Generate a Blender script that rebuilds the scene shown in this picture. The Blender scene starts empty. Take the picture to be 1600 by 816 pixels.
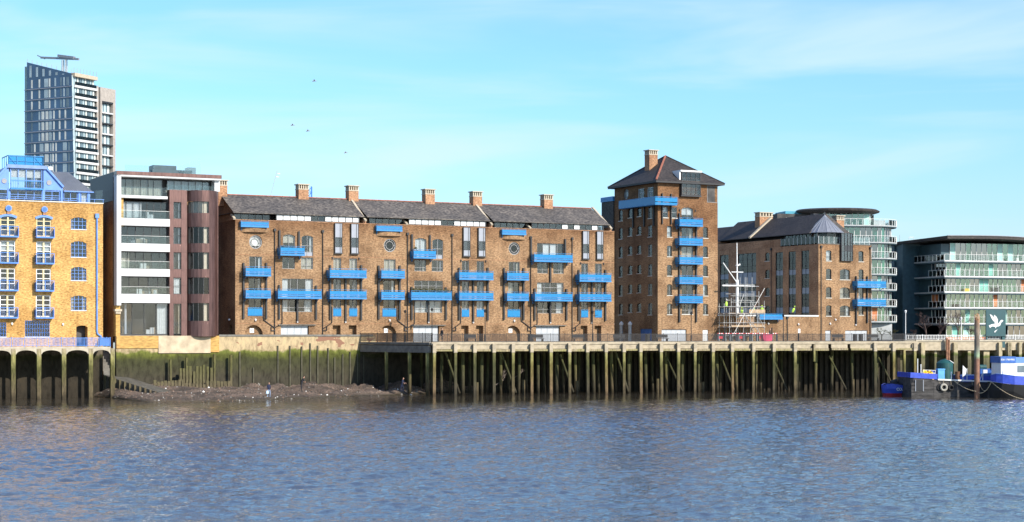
import bpy, bmesh, math, random
import numpy as np
from math import sin, cos, radians, pi, atan2, hypot, sqrt, tan
from mathutils import Vector, Matrix

# ------------------------------------------------------------------ camera, sky, sun, exposure
SC = bpy.context.scene
COL = SC.collection
F, HZ, CAMH = 2700.0, 520.4, 7.6
cd = bpy.data.cameras.new('camera'); cam = bpy.data.objects.new('camera', cd); COL.objects.link(cam)
cd.sensor_width = 36; cd.lens = F / 1600 * 36; cd.clip_end = 20000; cd.clip_start = 0.5
cam.location = (0, 0, CAMH); cam.rotation_euler = (pi / 2, 0, 0)
cd.shift_y = (HZ - 408) / 1600
SC.camera = cam
SUN_EL, SUN_MATH = radians(31), radians(-42)      # elevation, heading of the sun as an angle from +x
sl = bpy.data.lights.new('sun', 'SUN'); sun = bpy.data.objects.new('sun', sl); COL.objects.link(sun)
sl.energy = 5.0; sl.angle = radians(0.5); sl.color = (1.0, 0.93, 0.82)
sd = Vector((cos(SUN_EL) * cos(SUN_MATH), cos(SUN_EL) * sin(SUN_MATH), sin(SUN_EL)))
sun.rotation_euler = sd.to_track_quat('Z', 'Y').to_euler(); sun.location = sd * 200
W = bpy.data.worlds.new('World'); SC.world = W; W.use_nodes = True
wn, wl = W.node_tree.nodes, W.node_tree.links
wn.clear()
wo = wn.new('ShaderNodeOutputWorld'); wb = wn.new('ShaderNodeBackground')
sky = wn.new('ShaderNodeTexSky'); sky.sky_type = 'NISHITA'; sky.sun_disc = False
sky.sun_elevation = SUN_EL; sky.sun_rotation = pi / 2 - SUN_MATH
sky.altitude = 0; sky.air_density = 1.0; sky.dust_density = 0.6; sky.ozone_density = 1.0
tint = wn.new('ShaderNodeMix'); tint.data_type = 'RGBA'; tint.blend_type = 'MULTIPLY'; tint.inputs[0].default_value = 1
tint.inputs[7].default_value = (1, 1, 1, 1)
geo = wn.new('ShaderNodeTexCoord'); sep = wn.new('ShaderNodeSeparateXYZ'); wl.new(geo.outputs['Generated'], sep.inputs[0])
tr = wn.new('ShaderNodeValToRGB'); tr.color_ramp.interpolation = 'EASE'; wl.new(sep.outputs[2], tr.inputs[0])
te = tr.color_ramp.elements; te[0].position = 0.0; te[0].color = (.53, .655, .92, 1); te[1].position = .60; te[1].color = (.50, .62, .98, 1); e_ = te.new(.17); e_.color = (.49, .75, .89, 1); e_ = te.new(.30); e_.color = (.74, .90, 1.0, 1)
tm = wn.new('ShaderNodeMix'); tm.data_type = 'RGBA'; tm.blend_type = 'MULTIPLY'; tm.inputs[0].default_value = 1; tm.inputs[7].default_value = (2.2, 2.2, 2.2, 1); tm.clamp_result = False
wl.new(tr.outputs[0], tm.inputs[6]); wl.new(tm.outputs[2], tint.inputs[7])
wl.new(sky.outputs[0], tint.inputs[6])
tc = wn.new('ShaderNodeTexCoord')
mp = wn.new('ShaderNodeMapping'); mp.inputs['Scale'].default_value = (1.1, 1.1, 8.5); mp.inputs['Rotation'].default_value = (0, radians(9), radians(12)); mp.inputs['Location'].default_value = (1.3, .4, .7)
wl.new(tc.outputs['Generated'], mp.inputs['Vector'])
n1 = wn.new('ShaderNodeTexNoise'); n1.inputs['Scale'].default_value = 2.6; n1.inputs['Detail'].default_value = 5; n1.inputs['Roughness'].default_value = .5; n1.inputs['Distortion'].default_value = .5
wl.new(mp.outputs[0], n1.inputs['Vector'])
cr = wn.new('ShaderNodeMapRange'); cr.inputs['From Min'].default_value = .45; cr.inputs['From Max'].default_value = .74
cr.inputs['To Min'].default_value = 0; cr.inputs['To Max'].default_value = .68; cr.interpolation_type = 'SMOOTHSTEP'
wl.new(n1.outputs['Fac'], cr.inputs['Value'])
cm = wn.new('ShaderNodeMix'); cm.data_type = 'RGBA'; cm.inputs[7].default_value = (7.6, 9.5, 10.6, 1)
wl.new(cr.outputs[0], cm.inputs[0]); wl.new(tint.outputs[2], cm.inputs[6])
wb.inputs['Strength'].default_value = 0.08
wl.new(cm.outputs[2], wb.inputs['Color']); wl.new(wb.outputs[0], wo.inputs[0])
SC.view_settings.view_transform = 'Standard'; SC.view_settings.look = 'None'
SC.view_settings.exposure = 0.36; SC.view_settings.gamma = 1.0
SC.cycles.max_bounces = 6; SC.cycles.transparent_max_bounces = 10; SC.cycles.sample_clamp_indirect = 25
rnd = random.Random(7)

# ------------------------------------------------------------------ frames: real places on the site
class Frame:
    def __init__(s, ox, oy, deg): s.ox, s.oy, s.a = ox, oy, radians(deg)
    def w(s, x, y, z=0.0):
        c, n = cos(s.a), sin(s.a)
        return Vector((s.ox + c * x - n * y, s.oy + n * x + c * y, z))
    def inv(s, X, Y):
        c, n = cos(s.a), sin(s.a); X -= s.ox; Y -= s.oy
        return (c * X + n * Y, -n * X + c * Y)
    def fx(s, px, y=0.0):
        k = (px - 800) / F; c, n = cos(s.a), sin(s.a)
        return (k * (s.oy + c * y) - s.ox + n * y) / (c - k * n)
    def fz(s, px, py, y=0.0):
        x = s.fx(px, y); return CAMH + (HZ - py) * (s.oy + sin(s.a) * x + cos(s.a) * y) / F
M = Frame(-34.27, 214.0, 27.5)      # line of the riverside buildings
J = Frame(-9.73, 210.0, 16.5)       # front of the jetty
G = Frame(76.6, 305.0, 19.0)        # right-hand glass block
G1 = Frame(62.33, 300.0, 12.0)      # glass block behind the brick wing
TF = Frame(-121.8, 478.0, 62.0)     # far tower
O = Frame(0, 0, 0)

# ------------------------------------------------------------------ materials
MATS = {}
def nodes_of(name):
    m = bpy.data.materials.new(name); m.use_nodes = True; MATS[name] = m
    nt = m.node_tree; b = nt.nodes['Principled BSDF']
    return m, nt, b
def N(nt, t, **kw):
    n = nt.nodes.new(t)
    for k, v in kw.items():
        if k in n.inputs: n.inputs[k].default_value = v
        else: setattr(n, k, v)
    return n
def ramp(nt, fac, stops):
    r = nt.nodes.new('ShaderNodeValToRGB'); e = r.color_ramp.elements
    while len(e) < len(stops): e.new(.5)
    for i, (p, c) in enumerate(stops): e[i].position = p; e[i].color = (*c, 1) if len(c) == 3 else c
    nt.links.new(fac, r.inputs[0]); return r.outputs[0]
def mixc(nt, fac, a, b, mode='MIX'):
    x = nt.nodes.new('ShaderNodeMix'); x.data_type = 'RGBA'; x.blend_type = mode
    for sock, v in ((x.inputs[0], fac), (x.inputs[6], a), (x.inputs[7], b)):
        if hasattr(v, 'links') or hasattr(v, 'is_linked'): nt.links.new(v, sock)
        elif isinstance(v, (int, float)): sock.default_value = v
        else: sock.default_value = (*v, 1) if len(v) == 3 else v
    return x.outputs[2]
def noise(nt, scale, detail=3, vec=None, rough=.55, stretch=None):
    n = N(nt, 'ShaderNodeTexNoise', Scale=scale, Detail=detail, Roughness=rough)
    if vec is None: vec = nt.nodes.new('ShaderNodeTexCoord').outputs['Object']
    if stretch:
        mpn = nt.nodes.new('ShaderNodeMapping'); mpn.inputs['Scale'].default_value = stretch
        nt.links.new(vec, mpn.inputs[0]); vec = mpn.outputs[0]
    nt.links.new(vec, n.inputs['Vector']); return n.outputs['Fac']
def bump(nt, b, h, strength=.4, dist=.02):
    bp = N(nt, 'ShaderNodeBump', Strength=strength, Distance=dist)
    nt.links.new(h, bp.inputs['Height']); nt.links.new(bp.outputs[0], b.inputs['Normal'])
def plain(name, c, rough=.6, metal=0.0, var=.15, scale=1.5, bumpy=0.0, spec=.5, stretch=None):
    m, nt, b = nodes_of(name)
    f = noise(nt, scale, 4, stretch=stretch)
    lo = tuple(x * (1 - var) for x in c); hi = tuple(min(1, x * (1 + var)) for x in c)
    nt.links.new(ramp(nt, f, [(.3, lo), (.7, hi)]), b.inputs['Base Color'])
    b.inputs['Roughness'].default_value = rough; b.inputs['Metallic'].default_value = metal
    b.inputs['Specular IOR Level'].default_value = spec
    if bumpy: bump(nt, b, noise(nt, scale * 6, 3), bumpy)
    return m
def uvz(nt):
    tcn = nt.nodes.new('ShaderNodeTexCoord'); s = nt.nodes.new('ShaderNodeSeparateXYZ')
    nt.links.new(tcn.outputs['Object'], s.inputs[0])
    a = N(nt, 'ShaderNodeMath', operation='ADD'); nt.links.new(s.outputs[0], a.inputs[0]); nt.links.new(s.outputs[1], a.inputs[1])
    c = nt.nodes.new('ShaderNodeCombineXYZ'); nt.links.new(a.outputs[0], c.inputs[0]); nt.links.new(s.outputs[2], c.inputs[1])
    return c.outputs[0], s.outputs[2]
def brick(name, c1, c2, mortar, dark, band=None):
    m, nt, b = nodes_of(name)
    v, z = uvz(nt)
    bt = nt.nodes.new('ShaderNodeTexBrick')
    nt.links.new(v, bt.inputs['Vector'])
    bt.inputs['Color1'].default_value = (*c1, 1); bt.inputs['Color2'].default_value = (*c2, 1); bt.inputs['Mortar'].default_value = (*mortar, 1)
    for k, q in (('Scale', 1), ('Mortar Size', .008), ('Mortar Smooth', .2), ('Brick Width', .225), ('Row Height', .075), ('Bias', -.1)): bt.inputs[k].default_value = q
    f = noise(nt, 1.0, 2, v, .6, (3.6, 7.0, 1))
    mott = ramp(nt, f, [(.34, (.55, .53, .51)), (.5, (.97, .97, .97)), (.66, (1.38, 1.36, 1.32))])
    col = mixc(nt, .85, bt.outputs['Color'], mott, 'MULTIPLY')
    big = ramp(nt, noise(nt, .26, 5, v, .62, (1, 1.5, 1)), [(.38, dark), (.52, (1, 1, 1)), (.68, (1.12, 1.1, 1.08))])
    col = mixc(nt, .95, col, big, 'MULTIPLY')
    streak = ramp(nt, noise(nt, 1.0, 4, v, .6, (1.1, .30, 1)), [(.38, (.66, .63, .61)), (.56, (1, 1, 1))])
    col = mixc(nt, .5, col, streak, 'MULTIPLY')
    if band:      # sooty weathered zone of brickwork between two heights
        z0, z1, bc = band
        mr = N(nt, 'ShaderNodeMapRange'); mr.inputs['From Min'].default_value = z0; mr.inputs['From Max'].default_value = z1
        ad = N(nt, 'ShaderNodeMath', operation='MULTIPLY_ADD'); ad.inputs[1].default_value = 2.6; nt.links.new(noise(nt, .5, 4, v), ad.inputs[0]); nt.links.new(z, ad.inputs[2])
        nt.links.new(ad.outputs[0], mr.inputs['Value'])
        col = mixc(nt, mr.outputs[0], col, mixc(nt, 1.0, col, bc, 'MULTIPLY'))
    nt.links.new(col, b.inputs['Base Color']); b.inputs['Roughness'].default_value = .88; b.inputs['Specular IOR Level'].default_value = .2
    bump(nt, b, bt.outputs['Fac'], -.25, .01)
    return m
def glassmat(name, tintc, fres=.04, body=0.0, bodyc=(0, 0, 0), rough=.02):
    m, nt, b = nodes_of(name); nt.nodes.remove(b)
    out = nt.nodes['Material Output']
    tr = N(nt, 'ShaderNodeBsdfTransparent'); tr.inputs[0].default_value = (*tintc, 1)
    gl = N(nt, 'ShaderNodeBsdfGlossy', Roughness=rough); gl.inputs[0].default_value = (1, 1, 1, 1)
    fr = N(nt, 'ShaderNodeFresnel', IOR=1.42 + fres)
    base = tr.outputs[0]
    if body:
        df = N(nt, 'ShaderNodeBsdfDiffuse'); df.inputs[0].default_value = (*bodyc, 1)
        mx = N(nt, 'ShaderNodeMixShader'); mx.inputs[0].default_value = body
        nt.links.new(tr.outputs[0], mx.inputs[1]); nt.links.new(df.outputs[0], mx.inputs[2]); base = mx.outputs[0]
    mul = N(nt, 'ShaderNodeMath', operation='MULTIPLY_ADD'); mul.inputs[1].default_value = 1.0; mul.inputs[2].default_value = fres; mul.use_clamp = True
    nt.links.new(fr.outputs[0], mul.inputs[0])
    m2 = N(nt, 'ShaderNodeMixShader'); nt.links.new(mul.outputs[0], m2.inputs[0]); nt.links.new(base, m2.inputs[1]); nt.links.new(gl.outputs[0], m2.inputs[2])
    nt.links.new(m2.outputs[0], out.inputs[0]); return m

brick('brown_brick', (.355, .208, .106), (.245, .140, .070), (.33, .25, .165), (.66, .62, .60), (20.0, 23.2, (.66, .56, .50)))
brick('wing_brick', (.46, .24, .13), (.38, .19, .10), (.40, .30, .2), (.75, .70, .68))
brick('yellow_brick', (.60, .345, .11), (.50, .275, .085), (.52, .37, .17), (.82, .77, .70), (21.5, 25.5, (.72, .66, .6)))
def slate_mat(name, ca, cb):
    m, nt, b = nodes_of(name)
    tcn = nt.nodes.new('ShaderNodeTexCoord')
    f = noise(nt, 1.0, 3, None, .6, (2.6, 5, 5)); g = noise(nt, .35, 3)
    c = ramp(nt, f, [(.34, tuple(x * .45 for x in ca)), (.5, ca), (.66, cb)])
    c = mixc(nt, .7, c, ramp(nt, g, [(.38, (.6, .6, .62)), (.6, (1.15, 1.1, 1.05))]), 'MULTIPLY')
    nt.links.new(c, b.inputs['Base Color']); b.inputs['Roughness'].default_value = .7
    bump(nt, b, f, .5, .05); return m
slate_mat('old_slate', (.098, .088, .078), (.21, .185, .155))
slate_mat('dark_slate', (.040, .033, .029), (.075, .062, .053))
plain('ridge_tile', (.36, .13, .08), .8, var=.3, scale=3)
plain('blue_paint', (.02, .20, .46), .42, var=.16, scale=2.5)
plain('deep_blue_paint', (.03, .12, .40), .45, var=.2)
plain('sky_blue_paint', (.12, .26, .62), .45, var=.12)
plain('railing_blue', (.07, .22, .60), .45)
plain('black_steel', (.018, .017, .018), .5)
plain('dark_frame', (.03, .032, .036), .45)
plain('grey_frame', (.27, .265, .26), .5)
plain('white_frame', (.72, .72, .70), .5, var=.06)
plain('white_render', (.58, .58, .575), .6, var=.05, scale=.8)
plain('grey_panel', (.29, .31, .35), .45, var=.08)
plain('door_metal', (.44, .46, .48), .5, var=.12, scale=4)
plain('tower_stone', (.36, .32, .28), .8)
plain('cream_stone', (.46, .39, .29), .8, var=.22, scale=3)
plain('sill_stone', (.62, .58, .50), .8, var=.15, scale=3)
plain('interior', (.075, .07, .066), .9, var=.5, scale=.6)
plain('curtain_white', (.74, .72, .67), .9, var=.1, scale=3)
plain('curtain_cream', (.58, .50, .38), .9, var=.12, scale=3)
plain('curtain_grey', (.30, .30, .31), .9, var=.15)
plain('wine_metal', (.145, .078, .068), .36, .6, var=.28, scale=1.1, spec=.5, stretch=(3, 3, .5))
plain('anthracite_seam', (.035, .037, .045), .5, .3)
plain('zinc', (.27, .28, .31), .42, .35, var=.12, stretch=(2, 2, .4))
plain('blue_zinc', (.16, .24, .42), .42, .2, var=.12)
plain('concrete', (.42, .37, .28), .85, var=.25, scale=1.2, bumpy=.3)
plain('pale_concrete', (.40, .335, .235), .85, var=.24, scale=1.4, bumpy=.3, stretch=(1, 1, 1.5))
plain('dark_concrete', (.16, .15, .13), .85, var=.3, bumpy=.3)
plain('steel_tube', (.50, .50, .48), .45, .4, var=.2, scale=4)
plain('white_steel', (.82, .82, .80), .4, var=.05)
plain('board_wood', (.42, .30, .19), .8, var=.3, scale=5)
plain('asphalt', (.10, .095, .09), .9, var=.2, scale=.6)
plain('skin', (.48, .27, .19), .6, var=.1)
plain('hair', (.06, .035, .02), .8)
plain('navy_cloth', (.012, .018, .05), .85)
plain('denim', (.22, .29, .42), .85)
plain('dark_cloth', (.02, .02, .025), .9)
plain('hi_vis', (.50, .80, .10), .6, var=.1)
plain('hi_vis_orange', (.75, .22, .05), .6)
plain('rubber', (.015, .015, .016), .8)
plain('grey_rubber', (.36, .34, .29), .8)
plain('barge_blue', (.045, .085, .50), .4, var=.2, scale=2)
plain('boat_red', (.34, .02, .03), .55, var=.3)
plain('tank_green', (.012, .075, .075), .5, var=.3)
plain('rope', (.52, .42, .27), .9)
plain('yellow_sack', (.80, .50, .03), .7)
plain('light_blue_box', (.12, .40, .80), .5)
plain('rusty', (.21, .10, .055), .85, var=.5, scale=2.2, bumpy=.4)
plain('red_plastic', (.62, .03, .05), .5)
plain('pink_plastic', (.70, .06, .16), .5)
plain('terracotta_panel', (.50, .17, .06), .7, var=.2)
plain('teal_panel', (.010, .065, .075), .5, var=.12)
plain('dark_teal', (.03, .07, .09), .5, var=.2)
plain('mint_panel', (.17, .44, .36), .35, var=.1)
plain('pale_mint', (.34, .58, .50), .35, var=.1)
plain('slab_grey', (.36, .38, .38), .6)
plain('twig', (.10, .065, .055), .9, var=.3)
plain('pale_twig', (.20, .16, .13), .9, var=.3)
plain('leaf_olive', (.075, .075, .025), .9, var=.4)
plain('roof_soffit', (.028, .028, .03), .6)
plain('light_blue_bag', (.45,.60,.75), .5)
plain('bird_white', (.35, .35, .36), .8)
plain('cream_frame', (.68, .56, .30), .55, var=.08)
glassmat('glass', (.80, .83, .86), .01)
glassmat('clear_glass', (.90, .94, .94), .0)
glassmat('green_glass', (.24, .60, .48), .08)
glassmat('tower_glass', (.10, .15, .20), .12)
glassmat('screen_glass', (.72, .86, .90), .06, .25, (.35, .55, .60))
glassmat('blue_mesh', (.35, .60, .85), .0, .62, (.015, .29, .60), .3)

# ------------------------------------------------------------------ mesh building
class MB:
    def __init__(s): s.v = []; s.f = []; s.m = []
    def quad(s, a, b, c, d, m=0):
        i = len(s.v); s.v += [a, b, c, d]; s.f.append((i, i + 1, i + 2, i + 3)); s.m.append(m)
    def poly(s, pts, m=0):
        i = len(s.v); s.v += list(pts); s.f.append(tuple(range(i, i + len(pts)))); s.m.append(m)
    def box(s, x0, x1, y0, y1, z0, z1, m=0):
        i = len(s.v)
        s.v += [(x0, y0, z0), (x1, y0, z0), (x1, y1, z0), (x0, y1, z0), (x0, y0, z1), (x1, y0, z1), (x1, y1, z1), (x0, y1, z1)]
        for q in ((0, 3, 2, 1), (4, 5, 6, 7), (0, 1, 5, 4), (1, 2, 6, 5), (2, 3, 7, 6), (3, 0, 4, 7)):
            s.f.append(tuple(i + k for k in q)); s.m.append(m)
    def prism(s, pts, z0, z1, m=0):            # plan polygon, counter-clockwise
        n = len(pts); i = len(s.v)
        s.v += [(x, y, z0) for x, y in pts] + [(x, y, z1) for x, y in pts]
        s.f.append(tuple(i + k for k in reversed(range(n)))); s.m.append(m)
        s.f.append(tuple(i + n + k for k in range(n))); s.m.append(m)
        for k in range(n):
            l = (k + 1) % n; s.f.append((i + k, i + l, i + n + l, i + n + k)); s.m.append(m)
    def extr(s, pts, y0, y1, m=0):             # x-z outline pushed along y
        n = len(pts); i = len(s.v)
        s.v += [(x, y0, z) for x, z in pts] + [(x, y1, z) for x, z in pts]
        s.f.append(tuple(i + k for k in range(n))); s.m.append(m)
        s.f.append(tuple(i + n + k for k in reversed(range(n)))); s.m.append(m)
        for k in range(n):
            l = (k + 1) % n; s.f.append((i + l, i + k, i + n + k, i + n + l)); s.m.append(m)
    def tube(s, p, q, r, n=8, m=0, r2=None, cap=True):
        p = Vector(p); q = Vector(q); r2 = r if r2 is None else r2
        d = (q - p)
        if d.length < 1e-6: return
        d.normalize(); a = d.orthogonal().normalized(); b = d.cross(a); i = len(s.v)
        for c, rr in ((p, r), (q, r2)):
            for k in range(n):
                t = 2 * pi * k / n; w = c + a * (rr * cos(t)) + b * (rr * sin(t)); s.v.append(tuple(w))
        for k in range(n):
            l = (k + 1) % n; s.f.append((i + k, i + l, i + n + l, i + n + k)); s.m.append(m)
        if cap:
            s.f.append(tuple(i + k for k in reversed(range(n)))); s.m.append(m)
            s.f.append(tuple(i + n + k for k in range(n))); s.m.append(m)
    def beam(s, p, q, w, h, m=0):              # rectangular bar between two points, h vertical
        p = Vector(p); q = Vector(q); d = (q - p).normalized()
        up = Vector((0, 0, 1)) if abs(d.z) < .95 else Vector((0, 1, 0))
        a = d.cross(up).normalized() * (w / 2); b = a.cross(d).normalized() * (h / 2); i = len(s.v)
        for c in (p, q):
            for t in (-a - b, a - b, a + b, -a + b): s.v.append(tuple(c + t))
        for qd in ((0, 1, 2, 3), (7, 6, 5, 4), (0, 4, 5, 1), (1, 5, 6, 2), (2, 6, 7, 3), (3, 7, 4, 0)):
            s.f.append(tuple(i + k for k in qd)); s.m.append(m)
    def path(s, pts, r, n=6, m=0):
        for a, b in zip(pts, pts[1:]): s.tube(a, b, r, n, m)
    def mesh(s, name, mats, smooth=False, off=(0, 0, 0)):
        me = bpy.data.meshes.new(name)
        ox, oy, oz = off
        me.from_pydata([(x - ox, y - oy, z - oz) for x, y, z in s.v], [], s.f)
        for mt in mats: me.materials.append(MATS[mt])
        if len(mats) > 1: me.polygons.foreach_set('material_index', s.m)
        if smooth: me.polygons.foreach_set('use_smooth', [True] * len(s.f))
        me.update(); return me

def link(name, me, parent=None, loc=(0, 0, 0), rot=0.0):
    o = bpy.data.objects.new(name, me); COL.objects.link(o)
    if parent: o.parent = parent
    o.location = loc
    if rot: o.rotation_euler = (0, 0, rot)
    return o
def tag(o, label=None, cat=None, group=None, kind=None):
    if label: o['label'] = label
    if cat: o['category'] = cat
    if group: o['group'] = group
    if kind: o['kind'] = kind
    return o
class Thing:                                    # an Empty at the thing's base, in one of the frames
    def __init__(s, name, label, cat, fr, r, group=None):
        s.fr, s.r = fr, r
        s.o = bpy.data.objects.new(name, None); COL.objects.link(s.o)
        s.o.location = fr.w(*r); s.o.rotation_euler = (0, 0, fr.a); s.o.empty_display_size = .5
        tag(s.o, label, cat, group)
    def part(s, name, mb, mats, parent=None, smooth=False, label=None, kind=None):
        if isinstance(mats, str): mats = [mats]
        o = link(name, mb.mesh(name, mats, smooth, s.r), parent or s.o)
        return tag(o, label, kind=kind)
def single(name, mb, mats, fr, r, label=None, cat=None, group=None, kind=None, smooth=False):
    if isinstance(mats, str): mats = [mats]
    o = link(name, mb.mesh(name, mats, smooth, r), None, fr.w(*r), fr.a)
    return tag(o, label, cat, group, kind)

CACHE = {}
def cached(key, make):
    if key not in CACHE: CACHE[key] = make()
    return CACHE[key]

def frame_mesh(w, h, cols, rows, fm, fw, dp=.07):
    def mk():
        mb = MB()
        mb.box(0, fw, -dp, dp, 0, h); mb.box(w - fw, w, -dp, dp, 0, h)
        mb.box(fw, w - fw, -dp, dp, 0, fw); mb.box(fw, w - fw, -dp, dp, h - fw, h)
        for c in cols[1:-1]: mb.box(c - fw * .45, c + fw * .45, -dp * .8, dp * .8, fw, h - fw)
        xs = [fw] + [c for c in cols[1:-1]] + [w - fw]
        for r in rows[1:-1]:
            for a, b in zip(xs, xs[1:]): mb.box(a + (fw * .45 if a != fw else 0), b - (fw * .45 if b != w - fw else 0), -dp * .7, dp * .7, r - fw * .4, r + fw * .4)
        return mb.mesh('window_frame', [fm])
    return cached(('f', round(w, 2), round(h, 2), tuple(round(c, 2) for c in cols), tuple(round(c, 2) for c in rows), fm, fw), mk)
def pane_mesh(w, h, gm):
    def mk():
        mb = MB(); mb.box(-w / 2, w / 2, -.008, .008, -h / 2, h / 2); return mb.mesh('pane', [gm])
    return cached(('p', round(w, 2), round(h, 2), gm), mk)
def curtain_mesh(w, h, cmn):
    def mk():
        mb = MB(); n = max(4, int(w / .07)); pts = []
        for i in range(n + 1): pts.append((w * i / n, .03 * sin(i * 2.1) + .015 * sin(i * .9)))
        for (a, b) in zip(pts, pts[1:]): mb.quad((a[0], a[1], 0), (b[0], b[1], 0), (b[0], b[1], h), (a[0], a[1], h))
        return mb.mesh('curtain', [cmn])
    return cached(('c', round(w, 2), round(h, 2), cmn), mk)

class Face:                                     # one upright wall of a thing: u along it, z up, -y out of it
    def __init__(s, t, p, rot=0.0):
        s.t, s.p, s.rot = t, p, radians(rot); s.holes = []
    def at(s, u, y, z):
        c, n = cos(s.rot), sin(s.rot)
        return (s.p[0] + c * u - n * y - s.t.r[0], s.p[1] + n * u + c * y - s.t.r[1], z - s.t.r[2])
    def put(s, name, me, u, y, z, parent=None): return link(name, me, parent or s.t.o, s.at(u, y, z), s.rot)
    def add(s, name, mb, mats, u, y, z, smooth=False, label=None, kind=None):
        if isinstance(mats, str): mats = [mats]
        o = s.put(name, mb.mesh(name, mats, smooth), u, y, z); return tag(o, label, kind=kind)
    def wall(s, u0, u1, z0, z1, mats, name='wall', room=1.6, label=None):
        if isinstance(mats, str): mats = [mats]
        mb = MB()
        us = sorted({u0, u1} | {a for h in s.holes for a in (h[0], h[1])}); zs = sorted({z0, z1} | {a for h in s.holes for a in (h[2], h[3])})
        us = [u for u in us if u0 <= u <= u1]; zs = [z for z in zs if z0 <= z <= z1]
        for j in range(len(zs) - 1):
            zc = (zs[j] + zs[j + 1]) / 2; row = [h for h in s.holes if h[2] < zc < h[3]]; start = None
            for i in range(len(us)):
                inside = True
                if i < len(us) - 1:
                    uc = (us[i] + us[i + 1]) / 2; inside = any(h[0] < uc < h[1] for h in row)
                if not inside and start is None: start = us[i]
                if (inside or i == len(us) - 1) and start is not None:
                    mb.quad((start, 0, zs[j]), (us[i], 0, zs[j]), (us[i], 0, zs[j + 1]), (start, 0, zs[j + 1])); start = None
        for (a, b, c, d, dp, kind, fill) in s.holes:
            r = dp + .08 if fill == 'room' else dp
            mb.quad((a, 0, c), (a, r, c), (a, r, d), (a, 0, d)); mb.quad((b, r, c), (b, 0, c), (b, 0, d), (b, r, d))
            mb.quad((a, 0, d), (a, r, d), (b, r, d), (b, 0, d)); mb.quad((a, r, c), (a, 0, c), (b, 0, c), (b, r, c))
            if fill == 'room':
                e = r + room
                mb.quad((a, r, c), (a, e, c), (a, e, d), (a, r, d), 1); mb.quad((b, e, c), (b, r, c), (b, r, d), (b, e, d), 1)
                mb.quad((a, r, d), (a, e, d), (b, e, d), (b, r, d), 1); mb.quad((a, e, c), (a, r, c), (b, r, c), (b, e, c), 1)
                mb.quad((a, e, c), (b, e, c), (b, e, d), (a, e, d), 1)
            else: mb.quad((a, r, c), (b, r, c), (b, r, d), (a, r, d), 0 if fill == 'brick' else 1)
            cu = (a + b) / 2; w2 = (b - a) / 2; t = .1
            if kind == 'round':
                n = 8; zc = (c + d) / 2; R = w2
                for sx in (-1, 1):
                    for sz in (-1, 1):
                        arc = [(cu + sx * R * cos(k * pi / 2 / n), zc + sz * R * sin(k * pi / 2 / n)) for k in range(n + 1)]
                        cor = (cu + sx * R, zc + sz * R)
                        for k in range(n):
                            mb.poly([(cor[0], 0, cor[1]), (arc[k][0], 0, arc[k][1]), (arc[k + 1][0], 0, arc[k + 1][1])][::1 if sx * sz < 0 else -1])
                            p, q = arc[k], arc[k + 1]; mb.quad((p[0], 0, p[1]), (q[0], 0, q[1]), (q[0], t, q[1]), (p[0], t, p[1]))
            elif kind in ('arch', 'semi'):
                rise = min((b - a) * .14, .28) if kind == 'arch' else min(w2, d - c)
                n = 6 if kind == 'arch' else 10
                if kind == 'arch': f = lambda x: -rise * ((x - cu) / w2) ** 2
                else: f = lambda x: -rise * (1 - sqrt(max(0, 1 - ((x - cu) / w2) ** 2)))
                tt = t if kind == 'arch' else dp
                for k in range(n):
                    x0, x1 = cu - w2 * cos(pi * k / n), cu - w2 * cos(pi * (k + 1) / n)
                    h0, h1 = d + f(x0), d + f(x1)
                    mb.quad((x0, 0, h0), (x1, 0, h1), (x1, 0, d), (x0, 0, d)); mb.quad((x0, 0, h0), (x0, tt, h0), (x1, tt, h1), (x1, 0, h1))
        return s.add(name, mb, list(mats) + ['interior'] if len(mats) < 2 else mats, 0, 0, 0, label=label)
    def hole(s, u0, u1, z0, z1, dp=.4, kind='rect', fill='brick'): s.holes.append((u0, u1, z0, z1, dp, kind, fill))
    def window(s, u0, u1, z0, z1, nc=2, rows=(), fm='grey_frame', gm='glass', cur='?', fw=.055, dp=.16, kind='rect', sill=False, cut=True, cols=None, out=None, panels=()):
        if cut: s.holes.append((u0, u1, z0, z1, dp, kind, 'room'))
        y = dp if out is None else out
        g = .002 if cut else 0.0
        w, h = u1 - u0 - 2 * g, z1 - z0 - 2 * g
        cx = [0.0] + [w * k / nc for k in range(1, nc)] + [w] if cols is None else [0.0] + [w * c for c in cols] + [w]
        rz = [0.0] + [h * r for r in rows] + [h]
        o = s.put('window', frame_mesh(w, h, cx, rz, fm, fw), u0 + g, y, z0 + g)
        for i in range(len(cx) - 1):
            for j in range(len(rz) - 1):
                pw, ph = cx[i + 1] - cx[i] - fw * .9, rz[j + 1] - rz[j] - fw * .9
                if pw < .06 or ph < .06: continue
                solid = dict(panels).get((i, j))
                p = link('pane' if not solid else 'panel', pane_mesh(pw, ph, solid or gm), o, ((cx[i] + cx[i + 1]) / 2, 0, (rz[j] + rz[j + 1]) / 2))
                if not solid: p.rotation_euler = (rnd.uniform(-.006, .006), 0, rnd.uniform(-.008, .008))
        if kind == 'roundx': pass
        if cur == '?': cur = rnd.choice(['', '', 'L', 'R', 'B', 'B', 'F', 'f', 'G', 'F', 'h', 'g'])
        cm_ = rnd.choice(['curtain_white', 'curtain_white', 'curtain_cream'])
        if 'g' in cur or 'G' in cur: cm_ = 'curtain_grey'
        hh = round(h - 2 * fw, 1); b = .2
        if cur in ('L', 'B', 'g'): link('curtain', curtain_mesh(round(w * .2, 1), hh, cm_), o, (fw, b, fw))
        if cur in ('R', 'B', 'G'): link('curtain', curtain_mesh(round(w * .2, 1), hh, cm_), o, (w - fw - round(w * .2, 1), b, fw))
        if cur == 'F': link('curtain', curtain_mesh(round(w - 2 * fw, 1), hh, cm_), o, (fw, b, fw))
        if cur == 'f': link('curtain', curtain_mesh(round(w * .45, 1), hh, cm_), o, (fw, b, fw))
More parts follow.
